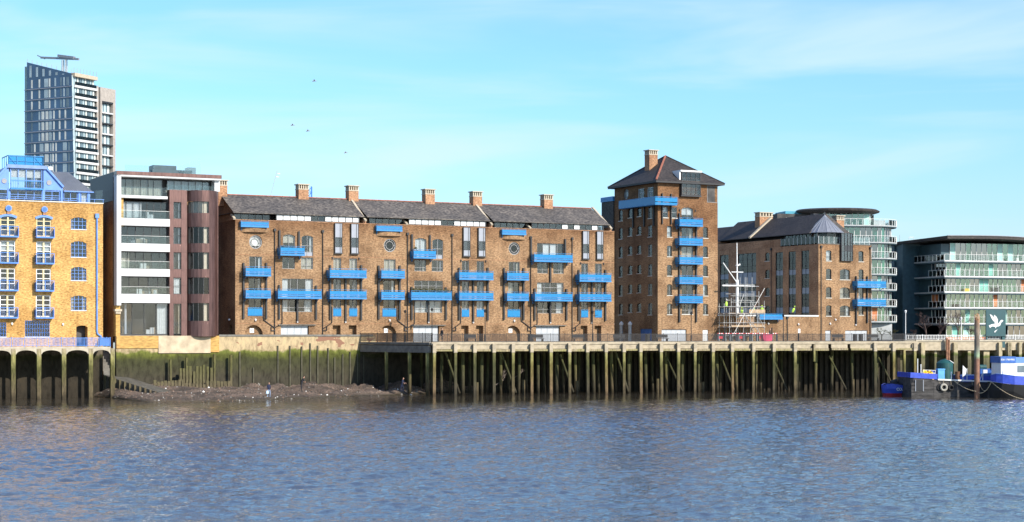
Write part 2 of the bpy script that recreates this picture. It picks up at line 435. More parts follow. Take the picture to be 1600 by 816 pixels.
        if cur == 'h': link('blind', pane_mesh(round(w - 2 * fw, 1), round(h * .4, 1), cm_), o, (w / 2, b, h - round(h * .4, 1) / 2 - fw))
        if sill:
            mb = MB(); mb.box(-.06, w + .06, -dp - .06, .03, -.09, 0); link('sill', cached(('s', round(w, 2), dp), lambda: mb.mesh('sill', ['sill_stone'])), o)
        return o
def bx(*a):
    mb = MB(); mb.box(*a); return mb
# ------------------------------------------------------------------ materials of the river bank
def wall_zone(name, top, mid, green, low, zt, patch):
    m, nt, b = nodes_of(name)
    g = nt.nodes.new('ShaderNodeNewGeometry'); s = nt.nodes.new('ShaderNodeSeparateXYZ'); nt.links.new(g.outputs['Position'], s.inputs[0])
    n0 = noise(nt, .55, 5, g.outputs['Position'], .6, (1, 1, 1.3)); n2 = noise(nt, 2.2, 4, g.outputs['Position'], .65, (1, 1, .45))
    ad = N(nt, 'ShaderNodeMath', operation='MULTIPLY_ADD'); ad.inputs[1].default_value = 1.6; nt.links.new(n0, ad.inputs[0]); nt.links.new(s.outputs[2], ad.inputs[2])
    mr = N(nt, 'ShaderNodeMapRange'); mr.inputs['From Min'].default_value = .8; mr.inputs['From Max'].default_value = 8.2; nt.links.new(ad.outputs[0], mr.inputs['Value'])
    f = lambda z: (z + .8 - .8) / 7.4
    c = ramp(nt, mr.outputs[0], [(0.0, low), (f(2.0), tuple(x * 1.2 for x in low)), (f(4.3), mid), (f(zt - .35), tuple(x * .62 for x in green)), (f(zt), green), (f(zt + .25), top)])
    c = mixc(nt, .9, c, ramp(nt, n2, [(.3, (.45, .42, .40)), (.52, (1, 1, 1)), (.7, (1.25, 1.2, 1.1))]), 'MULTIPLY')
    if patch:
        pf = noise(nt, .42, 3, g.outputs['Position'], .5, (1, 1, 2.2))
        pm = N(nt, 'ShaderNodeMath', operation='GREATER_THAN'); pm.inputs[1].default_value = .60; nt.links.new(pf, pm.inputs[0])
        zz = N(nt, 'ShaderNodeMath', operation='GREATER_THAN'); zz.inputs[1].default_value = zt + .5; nt.links.new(s.outputs[2], zz.inputs[0])
        mu = N(nt, 'ShaderNodeMath', operation='MULTIPLY'); nt.links.new(pm.outputs[0], mu.inputs[0]); nt.links.new(zz.outputs[0], mu.inputs[1])
        c = mixc(nt, mu.outputs[0], c, patch)
    nt.links.new(c, b.inputs['Base Color']); b.inputs['Roughness'].default_value = .9; b.inputs['Specular IOR Level'].default_value = .2
    bump(nt, b, n2, .6, .06)
wall_zone('river_wall_face', (.44, .34, .20), (.05, .052, .022), (.14, .155, .035), (.045, .04, .028), 5.3, (.26, .14, .09))
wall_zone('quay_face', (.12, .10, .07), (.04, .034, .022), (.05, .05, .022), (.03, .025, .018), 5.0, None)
wall_zone('right_wall_face', (.40, .34, .22), (.14, .13, .07), (.13, .15, .05), (.06, .055, .04), 4.6, None)
def pile_mat(name, top, low):
    m, nt, b = nodes_of(name)
    g = nt.nodes.new('ShaderNodeNewGeometry'); s = nt.nodes.new('ShaderNodeSeparateXYZ'); nt.links.new(g.outputs['Position'], s.inputs[0])
    n0 = noise(nt, .8, 3, g.outputs['Position'], .6); n2 = noise(nt, 3.0, 4, g.outputs['Position'], .65, (2.5, 2.5, .5))
    ad = N(nt, 'ShaderNodeMath', operation='MULTIPLY_ADD'); ad.inputs[1].default_value = 2.0; nt.links.new(n0, ad.inputs[0]); nt.links.new(s.outputs[2], ad.inputs[2])
    mr = N(nt, 'ShaderNodeMapRange'); mr.inputs['From Min'].default_value = 1; mr.inputs['From Max'].default_value = 8; nt.links.new(ad.outputs[0], mr.inputs['Value'])
    c = ramp(nt, mr.outputs[0], [(.0, tuple(x * .45 for x in low)), (.12, low), (.52, (low[0] * .85, low[1] * 1.05, low[2] * .6)), (.70, (top[0] * .8, top[1] * .9, top[2] * .5)), (.82, top)])
    c = mixc(nt, .9, c, ramp(nt, n2, [(.3, (.42, .40, .38)), (.55, (1, 1, 1)), (.7, (1.3, 1.25, 1.15))]), 'MULTIPLY')
    nt.links.new(c, b.inputs['Base Color']); b.inputs['Roughness'].default_value = .85; b.inputs['Specular IOR Level'].default_value = .25
    bump(nt, b, n2, .5, .03)
pile_mat('jetty_pile', (.34, .28, .185), (.105, .082, .046))
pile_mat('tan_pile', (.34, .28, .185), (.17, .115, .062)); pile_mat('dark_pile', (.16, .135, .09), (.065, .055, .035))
pile_mat('old_timber', (.13, .105, .07), (.12, .095, .06))
def mud_mat():
    m, nt, b = nodes_of('foreshore')
    g = nt.nodes.new('ShaderNodeNewGeometry'); P = g.outputs['Position']
    s = nt.nodes.new('ShaderNodeSeparateXYZ'); nt.links.new(P, s.inputs[0])
    a = noise(nt, .35, 4, P); f = noise(nt, 4.5, 5, P, .75)
    c = ramp(nt, a, [(.35, (.06, .045, .034)), (.6, (.165, .118, .088))])
    c = mixc(nt, .9, c, ramp(nt, f, [(.36, (.3, .3, .3)), (.5, (1, 1, 1)), (.66, (1.7, 1.6, 1.5))]), 'MULTIPLY')
    mr = N(nt, 'ShaderNodeMapRange'); mr.inputs['From Min'].default_value = .03; mr.inputs['From Max'].default_value = .45; nt.links.new(s.outputs[2], mr.inputs['Value'])
    c = mixc(nt, mr.outputs[0], (.055, .045, .03), c)
    nt.links.new(c, b.inputs['Base Color'])
    rr = N(nt, 'ShaderNodeMapRange'); rr.inputs['From Min'].default_value = .03; rr.inputs['From Max'].default_value = .3; rr.inputs['To Min'].default_value = .25; rr.inputs['To Max'].default_value = .92
    nt.links.new(s.outputs[2], rr.inputs['Value']); nt.links.new(rr.outputs[0], b.inputs['Roughness'])
    bump(nt, b, f, 1.0, .12)
mud_mat()
plain('slip_timber', (.085, .078, .062), .85, var=.35)
plain('wet_timber', (.06, .055, .03), .7, var=.4)
def water_mat():
    m, nt, b = nodes_of('river_water')
    g = nt.nodes.new('ShaderNodeNewGeometry'); P = g.outputs['Position']
    a = noise(nt, .030, 3, P, .5, (1, .5, 1))
    nt.links.new(ramp(nt, a, [(.35, (.045, .065, .10)), (.65, (.066, .078, .095))]), b.inputs['Base Color'])
    b.inputs['Roughness'].default_value = .025; b.inputs['IOR'].default_value = 2.0
    f1 = noise(nt, 2.1, 4, P, .62, (.7, 1.35, 1)); f2 = noise(nt, 5.5, 2, P, .6, (.8, 1.4, 1))
    pt = noise(nt, .06, 3, P, .5, (1, .45, 1))
    amp = N(nt, 'ShaderNodeMapRange'); amp.inputs['From Min'].default_value = .35; amp.inputs['From Max'].default_value = .65; amp.inputs['To Min'].default_value = .55; amp.inputs['To Max'].default_value = 1.0
    nt.links.new(pt, amp.inputs['Value'])
    ad = N(nt, 'ShaderNodeMath', operation='MULTIPLY_ADD'); ad.inputs[1].default_value = .20; nt.links.new(f2, ad.inputs[0]); pw_ = N(nt, 'ShaderNodeMath', operation='POWER'); pw_.inputs[1].default_value = 2.2; nt.links.new(f1, pw_.inputs[0]); nt.links.new(pw_.outputs[0], ad.inputs[2])
    bp = N(nt, 'ShaderNodeBump', Strength=.9, Distance=.11); nt.links.new(ad.outputs[0], bp.inputs['Height']); 
    sp = nt.nodes.new('ShaderNodeSeparateXYZ'); nt.links.new(P, sp.inputs[0]); lx = N(nt, 'ShaderNodeMath', operation='MULTIPLY_ADD'); lx.inputs[1].default_value = -.25; nt.links.new(sp.outputs[0], lx.inputs[0]); nt.links.new(sp.outputs[1], lx.inputs[2])
    cal = N(nt, 'ShaderNodeMapRange'); cal.inputs['From Min'].default_value = 168; cal.inputs['From Max'].default_value = 200; cal.inputs['To Min'].default_value = 1; cal.inputs['To Max'].default_value = .3; nt.links.new(lx.outputs[0], cal.inputs['Value'])
    am = N(nt, 'ShaderNodeMath', operation='MULTIPLY'); nt.links.new(amp.outputs[0], am.inputs[0]); nt.links.new(cal.outputs[0], am.inputs[1]); nt.links.new(am.outputs[0], bp.inputs['Strength'])
    bank = N(nt, 'ShaderNodeMapRange'); bank.inputs['From Min'].default_value = 150; bank.inputs['From Max'].default_value = 195; nt.links.new(lx.outputs[0], bank.inputs['Value'])
    old = b.inputs['Base Color'].links[0].from_socket; nt.links.new(mixc(nt, bank.outputs[0], old, (.050, .042, .030)), b.inputs['Base Color'])
    nt.links.new(bp.outputs[0], b.inputs['Normal'])
water_mat()

# ------------------------------------------------------------------ river, foreshore and land
def grid_mesh(name, X, Y, Z, matn, smooth=True):
    r, c = X.shape; me = bpy.data.meshes.new(name)
    co = np.stack([X, Y, Z], -1).reshape(-1, 3).astype(np.float32)
    idx = np.arange(r * c).reshape(r, c)
    q = np.stack([idx[:-1, :-1], idx[:-1, 1:], idx[1:, 1:], idx[1:, :-1]], -1).reshape(-1, 4).astype(np.int32)
    me.vertices.add(len(co)); me.vertices.foreach_set('co', co.ravel())
    me.loops.add(q.size); me.loops.foreach_set('vertex_index', q.ravel())
    me.polygons.add(len(q)); me.polygons.foreach_set('loop_start', np.arange(0, q.size, 4, dtype=np.int32)); me.polygons.foreach_set('loop_total', np.full(len(q), 4, np.int32))
    me.materials.append(MATS[matn]); me.polygons.foreach_set('use_smooth', np.full(len(q), smooth)); me.update(calc_edges=True)
    return me
rs = np.random.RandomState(3)
def waves():
    ys = [48.0]
    while ys[-1] < 262: ys.append(ys[-1] + .16 + (ys[-1] - 48) * .0010)
    ys = np.array(ys); u = np.linspace(-1, 1, 760)
    Y = np.repeat(ys[:, None], 760, 1); X = u[None, :] * (Y * .36 + 14)
    Z = np.zeros_like(X)
    for i in range(56):
        lam = .55 * (3.4 / .55) ** rs.rand(); th = rs.normal(-pi / 2 + .3, .75); k = 2 * pi / lam
        amp = .0060 * lam ** .7 * (.5 + rs.rand()); ph = rs.rand() * 6.28
        a = k * (cos(th) * X + sin(th) * Y) + ph + .8 * np.sin(.09 * X + i) + .7 * np.sin(.11 * Y + 2 * i)
        Z += amp * (np.sin(a) + .25 * np.cos(2 * a))
    Z *= .75 + .35 * np.sin(.05 * X + .03 * Y) * np.sin(.07 * Y + 1)
    Z *= .22 + .78 * np.clip((198 + .25 * X - Y) / 28, 0, 1)
    Z -= .02
    tag(link('river', grid_mesh('river', X, Y, Z, 'river_water')), 'brown tidal river with short wind ripples below the quays', kind='structure')
waves()
far = MB(); far.quad((-4000, -3000, -.45), (4000, -3000, -.45), (4000, 400, -.45), (-4000, 400, -.45))
tag(link('river_bed', far.mesh('river_bed', ['river_water'])), kind='structure')

Q0, Q1 = (16.4, -.6), M.inv(*J.w(66.4, 5.0)[:2])
def quay_y(x):                                   # line of the river wall in frame M
    if x < Q0[0]: return -.6
    return Q0[1] + (x - Q0[0]) * (Q1[1] - Q0[1]) / (Q1[0] - Q0[0])
def foreshore():
    pxs = [-300, 0, 120, 165, 200, 230, 300, 400, 480, 560, 640, 700, 900, 1200, 1400, 1600]
    pys = [616, 618, 619, 621, 625, 627.5, 628, 626, 622, 619, 617, 613, 610, 607, 605, 604]
    e = []
    for px, py in zip(pxs, pys):
        D = 7.6 * F / (py - HZ); x, y = M.inv((px - 800) / F * D, D); e.append((x, y))
    e.sort(); ex = [a for a, b in e]; ey = [b for a, b in e]
    xs = np.linspace(-70, 95, 560); vs = np.linspace(0, 1, 90)
    XX = np.repeat(xs[None, :], 90, 0); Z = np.zeros_like(XX); YY = np.zeros_like(XX)
    for i, x in enumerate(xs):
        yq = (quay_y(x) if x > -15 else (1.0 if x > -16.6 else .6)) + .3; ye = float(np.interp(x, ex, ey)); y0 = ye - 9
        zt = float(np.interp(x, [-30, -17, -15, -8, 0, 10, 18, 40, 70], [1.0, .8, .9, 1.45, 1.05, 1.0, .95, 1.1, 1.2]))
        YY[:, i] = y0 + (yq - y0) * vs; Z[:, i] = zt * np.sign(YY[:, i] - ye) * (np.abs(YY[:, i] - ye) / (yq - ye)) ** .8
    nz = np.zeros_like(Z)
    for i in range(46):
        lam = .55 * (9 / .55) ** rs.rand(); th = rs.rand() * 6.28; nz += .016 * lam ** .75 * np.sin(2 * pi / lam * (cos(th) * XX + sin(th) * YY) + rs.rand() * 6.28)
    rough = np.interp(XX, [-40, -16, -14, 0, 4, 70], [1.4, 1.3, .5, .6, 1.5, 1.5])
    Z = Z + nz * rough * np.clip((Z + .35) * 1.2, 0, 1)
    c, n = cos(M.a), sin(M.a)
    me = grid_mesh('foreshore', M.ox + c * XX - n * YY, M.oy + n * XX + c * YY, Z, 'foreshore')
    tag(link('foreshore', me), 'muddy shingle foreshore left bare by the tide', kind='structure')
    # loose stones, bricks and rubbish lying on it
    mb = MB()
    for k in range(5200):
        x = rnd.uniform(-30, 64); i = int((x + 70) / 165 * 559); j = int(89 * (rnd.uniform(.25, 1)))
        z = Z[j, i]
        if z < -.02: continue
        r = rnd.uniform(.04, .13) * (1.7 if rnd.random() < .12 else 1); y = YY[j, i]; cx = XX[j, i] + rnd.uniform(-.2, .2)
        h = r * rnd.uniform(.5, 1.0); mt = rnd.choices([0, 1, 2, 3], [6, 4, 2, .5])[0]; i0 = len(mb.v); a0 = rnd.random() * 6
        for q in range(5):
            a = a0 + q * 1.256; mb.v.append((cx + r * cos(a) * rnd.uniform(.7, 1.3), y + r * sin(a), z - .03))
        mb.v.append((cx + rnd.uniform(-.3, .3) * r, y, z + h))
        for q in range(5): mb.f.append((i0 + q, i0 + (q + 1) % 5, i0 + 5)); mb.m.append(mt)
    single('shingle', mb, ['dark_stone', 'brown_stone', 'grey_stone', 'white_stone'], M, (0, 0, 0), 'loose stones and rubble scattered on the foreshore', 'stones', kind='stuff')
plain('dark_stone', (.05, .04, .033), .9); plain('brown_stone', (.17, .11, .075), .9); plain('grey_stone', (.22, .20, .17), .9); plain('white_stone', (.8, .78, .72), .8)
foreshore()

land = MB(); pts = [M.w(-400, .3), M.w(-16.4, .3), M.w(-15.2, 2.5), M.w(-15.1, .1), M.w(Q0[0], .1), M.w(Q1[0], Q1[1] + .7), J.w(67, 5.6), J.w(800, 5.6), J.w(800, 3000), M.w(-400, 3000)]
land.poly([(p.x, p.y, 6.44) for p in pts])
tag(link('quayside_ground', land.mesh('quayside_ground', ['asphalt'])), 'paved quayside level behind the river wall', kind='structure')

# left river wall under the modern block and the first bays of the brick terrace
wl_ = Thing('river_wall', 'tall algae-green river wall with rendered top below the brick terrace and modern block', 'river wall', M, (1, -.6, 0))
wl_.part('wall_face', bx(-15.0, 18.6, -.6, .05, -1.2, 7.16), 'river_wall_face')
wl_.part('coping', bx(-2.3, 18.2, -.68, .3, 7.163, 7.40), 'dark_concrete', label='grey coping stones')
plain('pale_render', (.50, .40, .27), .85, var=.28, scale=.9, bumpy=.3); plain('ochre_brickwork', (.47, .28, .085), .9, var=.35, scale=1.8, bumpy=.4, stretch=(1, 1, 3))
wl_.part('render_panel', bx(-9.9, -3.4, -.76, -.603, 5.15, 7.26), 'pale_render', label='pale cement patch')
wl_.part('render_panel', bx(-3.397, -2.3, -.74, -.603, 5.25, 7.26), 'ochre_brickwork', label='narrow ochre brick patch')
wl_.part('render_panel', bx(-15.0, -9.903, -.72, -.603, 5.75, 7.26), 'ochre_brickwork', label='ochre brick patch')
for (x, z) in [(5.3, 6.0), (6.9, 6.0), (8.45, 5.9), (9.6, 6.3), (10.6, 6.0), (12.0, 5.7), (12.9, 4.5), (14.0, 4.9), (15.0, 5.2), (16.0, 4.9), (16.9, 4.8), (2.1, 3.3), (.35, 5.3), (17.8, 4.6)]:
    wl_.part('fender_post', bx(x - .08, x + .08, -.76, -.603, .8, z), 'wet_timber')
tm = Thing('timber_staging', 'rotting upright timbers of an old campshed standing against the river wall', 'timbers', M, (-5, -2.2, .6))
for i, (x, z) in enumerate([(-8.6, 4.4), (-6.6, 4.6), (-3.1, 5.0), (-1.0, 4.9), (-7.2, 2.0)]):
    tm.part('tall_post', bx(x - .13, x + .13, -1.5, -1.2, .3, z), 'old_timber')
x = -4.6
for i, (dx, z) in enumerate([(0, 3.3), (.35, 3.4), (.72, 3.7), (1.1, 3.6), (1.55, 2.9), (1.95, 3.6), (2.3, 3.6), (2.68, 3.7), (3.1, 3.5), (3.75, 3.3)]):
    px_ = [282, 287, 292, 297, 303, 308, 313, 318, 324, 330][i]; xx = M.fx(px_, -2.4)
    tm.part('timber_pile', bx(xx - .15, xx + .15, -2.55, -2.3, .2, z + rnd.uniform(-.1, .1)), 'old_timber')
for i in range(22):
    xx = M.fx(242 + i * 5.5, -3.0)
    z = 1.9 if i < 10 else 1.7
    if 8 < i < 15: z = 1.5
    tm.part('board', bx(xx - .17, xx + .17, -3.05, -2.93, .1, z + rnd.uniform(-.12, .12)), 'old_timber')
tm.part('waling', bx(M.fx(240, -2.9), M.fx(360, -2.9), -2.92, -2.78, 1.1, 1.3), 'old_timber')
# ramp and steps in the gap
rp = Thing('slipway', 'steep timber-sided slipway running down from the gap to the water', 'slipway', M, (-16, -6, 0))
mb = MB(); 
def ramp_pt(x, y, z): return (x, y, z)
a, b_ = (-16.5, -.2), (-9.9, -13.6)
dx, dy = b_[0] - a[0], b_[1] - a[1]; L = hypot(dx, dy); nx, ny = -dy / L, dx / L
top0 = [(a[0], a[1], 2.6), (a[0] + nx * 2.5, a[1] + ny * 2.5, 2.6), (b_[0] + nx * 2.5, b_[1] + ny * 2.5, -.35), (b_[0], b_[1], -.35)]
mb.poly(top0); mb.poly([(a[0], a[1], -1), (a[0], a[1], 2.6), (b_[0], b_[1], -.35), (b_[0], b_[1], -1)])
mb.poly([(a[0] + nx * 2.5, a[1] + ny * 2.5, 2.6), (a[0] + nx * 2.5, a[1] + ny * 2.5, -1), (b_[0] + nx * 2.5, b_[1] + ny * 2.5, -1), (b_[0] + nx * 2.5, b_[1] + ny * 2.5, -.35)])
rp.part('ramp', mb, 'slip_timber')
for i in range(16):
    t = (i + .5) / 17; p = (a[0] + dx * t - nx * .06, a[1] + dy * t - ny * .06); z = 2.64 - 2.95 * t
    rp.part('side_board', bx(p[0] - .12, p[0] + .12, p[1] - .12, p[1] + .12, -.6, z), 'old_timber')
st = Thing('river_steps', 'dark stone steps climbing through the gap between the warehouse and the modern block', 'steps', M, (-15.6, 3, 2.6))
for i in range(11): st.part('step', bx(-16.35, -15.05, -.2 + i * .32, 4.5, 2.3 + i * .36, 2.655 + i * .36), 'dark_concrete')

# ------------------------------------------------------------------ jetty
jt = Thing('jetty', 'long timber jetty on tall algae-stained piles with a pale concrete deck edge', 'jetty', J, (33, 0, 0))
m2j = lambda p: J.inv(*M.w(*p)[:2])
R0 = m2j((16.4, -.6)); QL = (66.0, 4.9)
deck = MB(); deck.prism([(0, 0), (66.0, 0), QL, (R0[0] + .4, R0[1] - .1), R0], 6.12, 6.437)
jt.part('deck_slab', deck, 'pale_concrete')
jt.part('deck_kerb', bx(-.06, 66.06, -.14, -.003, 6.18, 6.50), 'pale_concrete')
fr = [J.fx(p, -.15) for p in (678, 711, 741, 771, 801, 830, 860, 889, 917, 946, 974, 1000, 1032, 1059, 1085, 1113, 1143, 1176, 1208, 1241, 1271, 1297, 1327, 1366, 1395, 1428)]
for i, x in enumerate(fr):
    short = i in (20, 21, 22)
    tx, ty = rnd.uniform(-.07, .07), rnd.uniform(-.05, .05)
    mb = MB(); w = .17 + rnd.uniform(-.015, .02)
    if not short: mb.beam((x + tx, -.36 + ty, -1.2), (x, -.34, 5.2), 2 * w, 2 * w)
    o = jt.part('pile', mb, rnd.choice(['jetty_pile', 'jetty_pile', 'tan_pile', 'dark_pile'])) if not short else None
    if i == 20: jt.part('pile', bx(x - .12, x + .12, -.5, -.28, 3.9, 6.1), 'jetty_pile', label='broken pile head')
    if not short: jt.part('pile_head', bx(x - .21, x + .21, -.55, -.145, 5.2, 6.28 + rnd.uniform(-.05, .05)), 'pale_concrete')
    # second row stands behind the beam
    xb = x + .9 if i < len(fr) - 1 else x - .8
    r = rnd.uniform(.19, .25)
    mb = MB(); mb.tube((xb + .75 + tx * 3, 2.4, -1.2), (xb + .75, 2.4, 6.1), r, 10); jt.part('pile', mb, rnd.choice(['jetty_pile', 'dark_pile', 'dark_pile']), smooth=True)
    if i % 1 == 0:
        yq = M.inv(*J.w(x, 0)[:2]); back = quay_y(yq[0]) - yq[1]
        for yb in (6.0, 11.0, 16.0):
            if yb < back - 1:
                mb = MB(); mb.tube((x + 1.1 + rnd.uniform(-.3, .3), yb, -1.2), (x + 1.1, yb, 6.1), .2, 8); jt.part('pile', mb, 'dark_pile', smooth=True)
for i, (xa, xb) in enumerate(zip(fr, fr[1:])):
    if i in (20, 21): pass
    a, b_ = xa + .215, xb - .215
    jt.part('fascia_panel', bx(a, b_, -.05 - rnd.uniform(0, .03), .12, 5.62 + rnd.uniform(-.03, .03), 6.117), 'pale_concrete')
    jt.part('waling', bx(a, b_, -.26, .05, 5.34 + rnd.uniform(-.04, .04), 5.60), 'jetty_pile')
for (x, d, zt) in [(2.0, 1.7, 5.3), (9.2, 1.7, 5.0), (16.8, 1.6, 4.9), (24.2, 1.5, 5.2), (31.0, 2.0, 4.6), (38.4, 1.8, 4.9), (45.6, 2.0, 4.8), (53.9, 2.2, 4.6), (60.6, 2.6, 5.2)]:
    mb = MB(); mb.tube((x, 1.3, zt), (x + d, .8, .2), .13, 8); jt.part('brace', mb, 'dark_pile')
for x in (6.0, 12.0, 19.0, 29.8, 36.0, 41.5, 57.3):
    mb = MB(); mb.tube((x, 1.2, -.5), (x, 1.2, rnd.uniform(1.2, 1.8)), .2, 9); jt.part('stump', mb, 'jetty_pile')
# shaded return side: big beam and posts
dx, dy = R0[0], R0[1]; L = hypot(dx, dy); ux, uy = dx / L, dy / L
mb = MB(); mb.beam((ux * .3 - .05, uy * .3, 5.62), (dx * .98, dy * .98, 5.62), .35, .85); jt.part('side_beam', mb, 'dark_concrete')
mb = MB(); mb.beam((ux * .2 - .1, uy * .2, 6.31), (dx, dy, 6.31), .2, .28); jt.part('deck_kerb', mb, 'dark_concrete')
for t in (.06, .3, .62):
    mb = MB(); mb.tube((dx * t, dy * t, -1), (dx * t, dy * t, 5.3), .23, 10); jt.part('pile', mb, 'jetty_pile', smooth=True)
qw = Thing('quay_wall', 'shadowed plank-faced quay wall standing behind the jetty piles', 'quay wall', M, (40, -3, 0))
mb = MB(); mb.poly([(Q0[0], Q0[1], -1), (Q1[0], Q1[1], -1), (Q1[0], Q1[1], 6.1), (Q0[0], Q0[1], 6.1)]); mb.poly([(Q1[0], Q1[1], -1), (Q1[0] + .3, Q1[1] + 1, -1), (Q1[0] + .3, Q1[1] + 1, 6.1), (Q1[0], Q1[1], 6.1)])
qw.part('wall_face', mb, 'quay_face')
for k in range(70):
    t = .3 + .7 * (k + .5) / 70; x = Q0[0] + (Q1[0] - Q0[0]) * t; y = Q0[1] + (Q1[1] - Q0[1]) * t - .1
    qw.part('sheet_plank', bx(x - .26, x + .2, y - .12, y + .05, -.8, rnd.uniform(4.6, 5.6)), 'quay_face')

# railings: bays of one mesh shared
def rail_bay(L, h, fm, gap=.13, tr=.05):
    def mk():
        mb = MB(); mb.box(0, L, -tr / 2, tr / 2, h - tr, h); mb.box(.0, L, -.02, .02, .10, .14)
        n = int(L / gap)
        for k in range(1, n): mb.box(k * L / n - .027, k * L / n + .027, -.012, .012, .14, h - tr)
        return mb.mesh('railing_bay', [fm])
    return cached(('rb', round(L, 3), h, fm, gap), mk)
def railing(name, label, fr, p, q, z, h, fm, bay=2.0, group=None, gap=.13, cat='railing'):
    ang = atan2(q[1] - p[1], q[0] - p[0]); L = hypot(q[0] - p[0], q[1] - p[1]); n = max(1, round(L / bay)); bl = L / n
    t = Thing(name, label, cat, fr, (p[0], p[1], z), group)
    pm = cached(('rp', h, fm), lambda: bx(-.035, .035, -.035, .035, 0, h + .06).mesh('post', [fm]))
    for i in range(n + 1):
        link('post', pm, t.o, (cos(ang) * bl * i, sin(ang) * bl * i, 0), ang)
        if i < n: link('railing_bay', rail_bay(round(bl - .072, 3), h, fm, gap), t.o, (cos(ang) * (bl * i + .036), sin(ang) * (bl * i + .036), 0), ang)
    return t
railing('quay_railing', 'long black railing along the sunlit front edge of the jetty', J, (.1, .08), (65.9, .08), 6.44, 1.05, 'black_steel', 1.9)
railing('quay_railing', 'short black railing on the shaded left end of the jetty', J, (R0[0] + .05, R0[1]), (.03, .2), 6.44, 1.12, 'black_steel', 1.9, gap=.11)

# right-hand river wall beyond the jetty
rw = Thing('river_wall', 'concrete river wall with deep recesses behind the moored boats', 'river wall', J, (80, 5, 0))
rw.part('parapet_panel', bx(66.2, 130, 3.4, 5.9, 5.25, 6.45), 'pale_concrete')
rw.part('coping', bx(66.1, 130, 3.3, 6.0, 6.453, 6.66), 'concrete')
rw.part('wall_face', bx(66.2, 130, 5.3, 6.0, -1, 5.247), 'right_wall_face')
for px_, w, dp in [(1441, .55, 0), (1492, .6, 0), (1562, .5, 0), (1577, .4, 0), (1593, .45, 0), (1517, .5, .6), (1545, .9, .8), (1466, .35, .9)]:
    x = J.fx(px_, 3.2); rw.part('buttress', bx(x - w / 2, x + w / 2, 2.95 + dp, 5.297, -1, 6.30 if dp == 0 else 5.2), 'right_wall_face')
for k in range(9):
    x = 82 + k * 2.6; rw.part('buttress', bx(x - .25, x + .25, 2.95, 5.297, -1, 6.3), 'right_wall_face')
x = J.fx(1479, 2.9); mb = MB(); mb.box(x - .13, x + .13, 2.7, 2.93, -.8, 6.9); mb.box(x + .2, x + .4, 2.7, 2.93, -.8, 6.7); rw.part('steel_fender', mb, 'rusty')
railing('quay_railing', 'white railing on top of the river wall behind the boats', J, (66.6, 3.7), (100, 3.7), 6.66, .66, 'white_steel', 2.4, gap=.22)
# ------------------------------------------------------------------ shared building pieces
def roundwin(F_, u, z, R, cur):
    F_.holes.append((u - R, u + R, z - R, z + R, .2, 'round', 'room'))
    mb = MB(); n = 28
    for (r0, r1, m) in ((R * .99, R * .86, 0), (R * .64, R * .56, 0)):
        for k in range(n):
            a0, a1 = 2 * pi * k / n, 2 * pi * (k + 1) / n
            p = [(r * cos(a), -.05, r * sin(a)) for r, a in ((r0, a0), (r0, a1), (r1, a1), (r1, a0))]
            mb.poly(p); 
            for (i, j) in ((0, 1), (2, 3)): mb.quad(p[i], p[j], (p[j][0], .05, p[j][2]), (p[i][0], .05, p[i][2]))
    for k in range(4):
        a = pi / 4 * 0 + k * pi / 2; mb.beam((R * .62 * cos(a), 0, R * .62 * sin(a)), (R * .9 * cos(a), 0, R * .9 * sin(a)), .05, .06)
    o = F_.add('window', mb, 'grey_frame', u, .16, z)
    def disc():
        d = MB(); d.poly([(R * .95 * cos(2 * pi * k / 28), 0, R * .95 * sin(2 * pi * k / 28)) for k in range(28)]); return d.mesh('pane', ['glass'])
    link('pane', cached(('disc', R), disc), o, (0, .02, 0))
    if cur:
        d = MB(); d.poly([(R * .93 * cos(2 * pi * k / 28), 0, max(-R * .55 if cur == 'low' else -9, R * .93 * sin(2 * pi * k / 28))) for k in range(28)]); link('blind', d.mesh('blind', ['curtain_white' if cur != 'g' else 'curtain_grey']), o, (0, .2, 0))
def balcony(F_, u0, u1, zt, h=1.1, out=1.2, pan='blue_mesh', solid='blue_paint', lab=None, sides=(1, 1), bays=None, jag=True):
    z0 = zt - h; mb = MB(); L = u1 - u0
    mb.box(0, L, -out, 0, -.06, .05)
    mb.box(-.02, L + .02, -out - .03, -out + .02, -.10, .12)
    n = max(1, round(L / 1.15))
    for k in range(n + 1): x = .02 + (L - .04) * k / n; mb.box(x - .02, x + .02, -out - .03, -out + .0, .05, h)
    mb.box(-.02, L + .02, -out - .02, -out + .03, h - .035, h); mb.box(-.02, .02, -out + .05, 0, h - .035, h); mb.box(L - .02, L + .02, -out + .05, 0, h - .035, h)
    for x in (.18, L - .3): mb.extr([(x, -.06), (x + .06, -.06), (x + .06, -.4), (x, -.4)], -.12, -.02)
    mb.beam((.2, -.05, -.5), (.2, -out * .7, -.1), .05, .06); mb.beam((L - .25, -.05, -.5), (L - .25, -out * .7, -.1), .05, .06)
    o = F_.add('balcony', mb, solid, u0, 0, z0, label=lab)
    for k in range(3): link('mid_rail', cached(('mr', round(L, 2)), lambda: bx(0, L, -.012, .012, 0, .025).mesh('mid_rail', ['sky_blue_paint'])), o, (0, -out - .016, h * (.13, .30, .41)[k]))
    def pn(w, hh, t='x'):
        return cached(('bp', round(w, 2), round(hh, 2), t, pan), lambda: (bx(0, w, -.012, .012, 0, hh) if t == 'x' else bx(-.012, .012, -w, 0, 0, hh)).mesh('panel', [pan]))
    link('front_panel', pn(L, h * .42), o, (0, -out, h * .41)); link('lower_panel', pn(L, h * .17), o, (0, -out - .005, h * .20))
    for s, x in zip(sides, (0, L)):
        if s: link('side_panel', pn(out - .06, h * .72, 'y'), o, (x, -.02, h * .12))
    return o
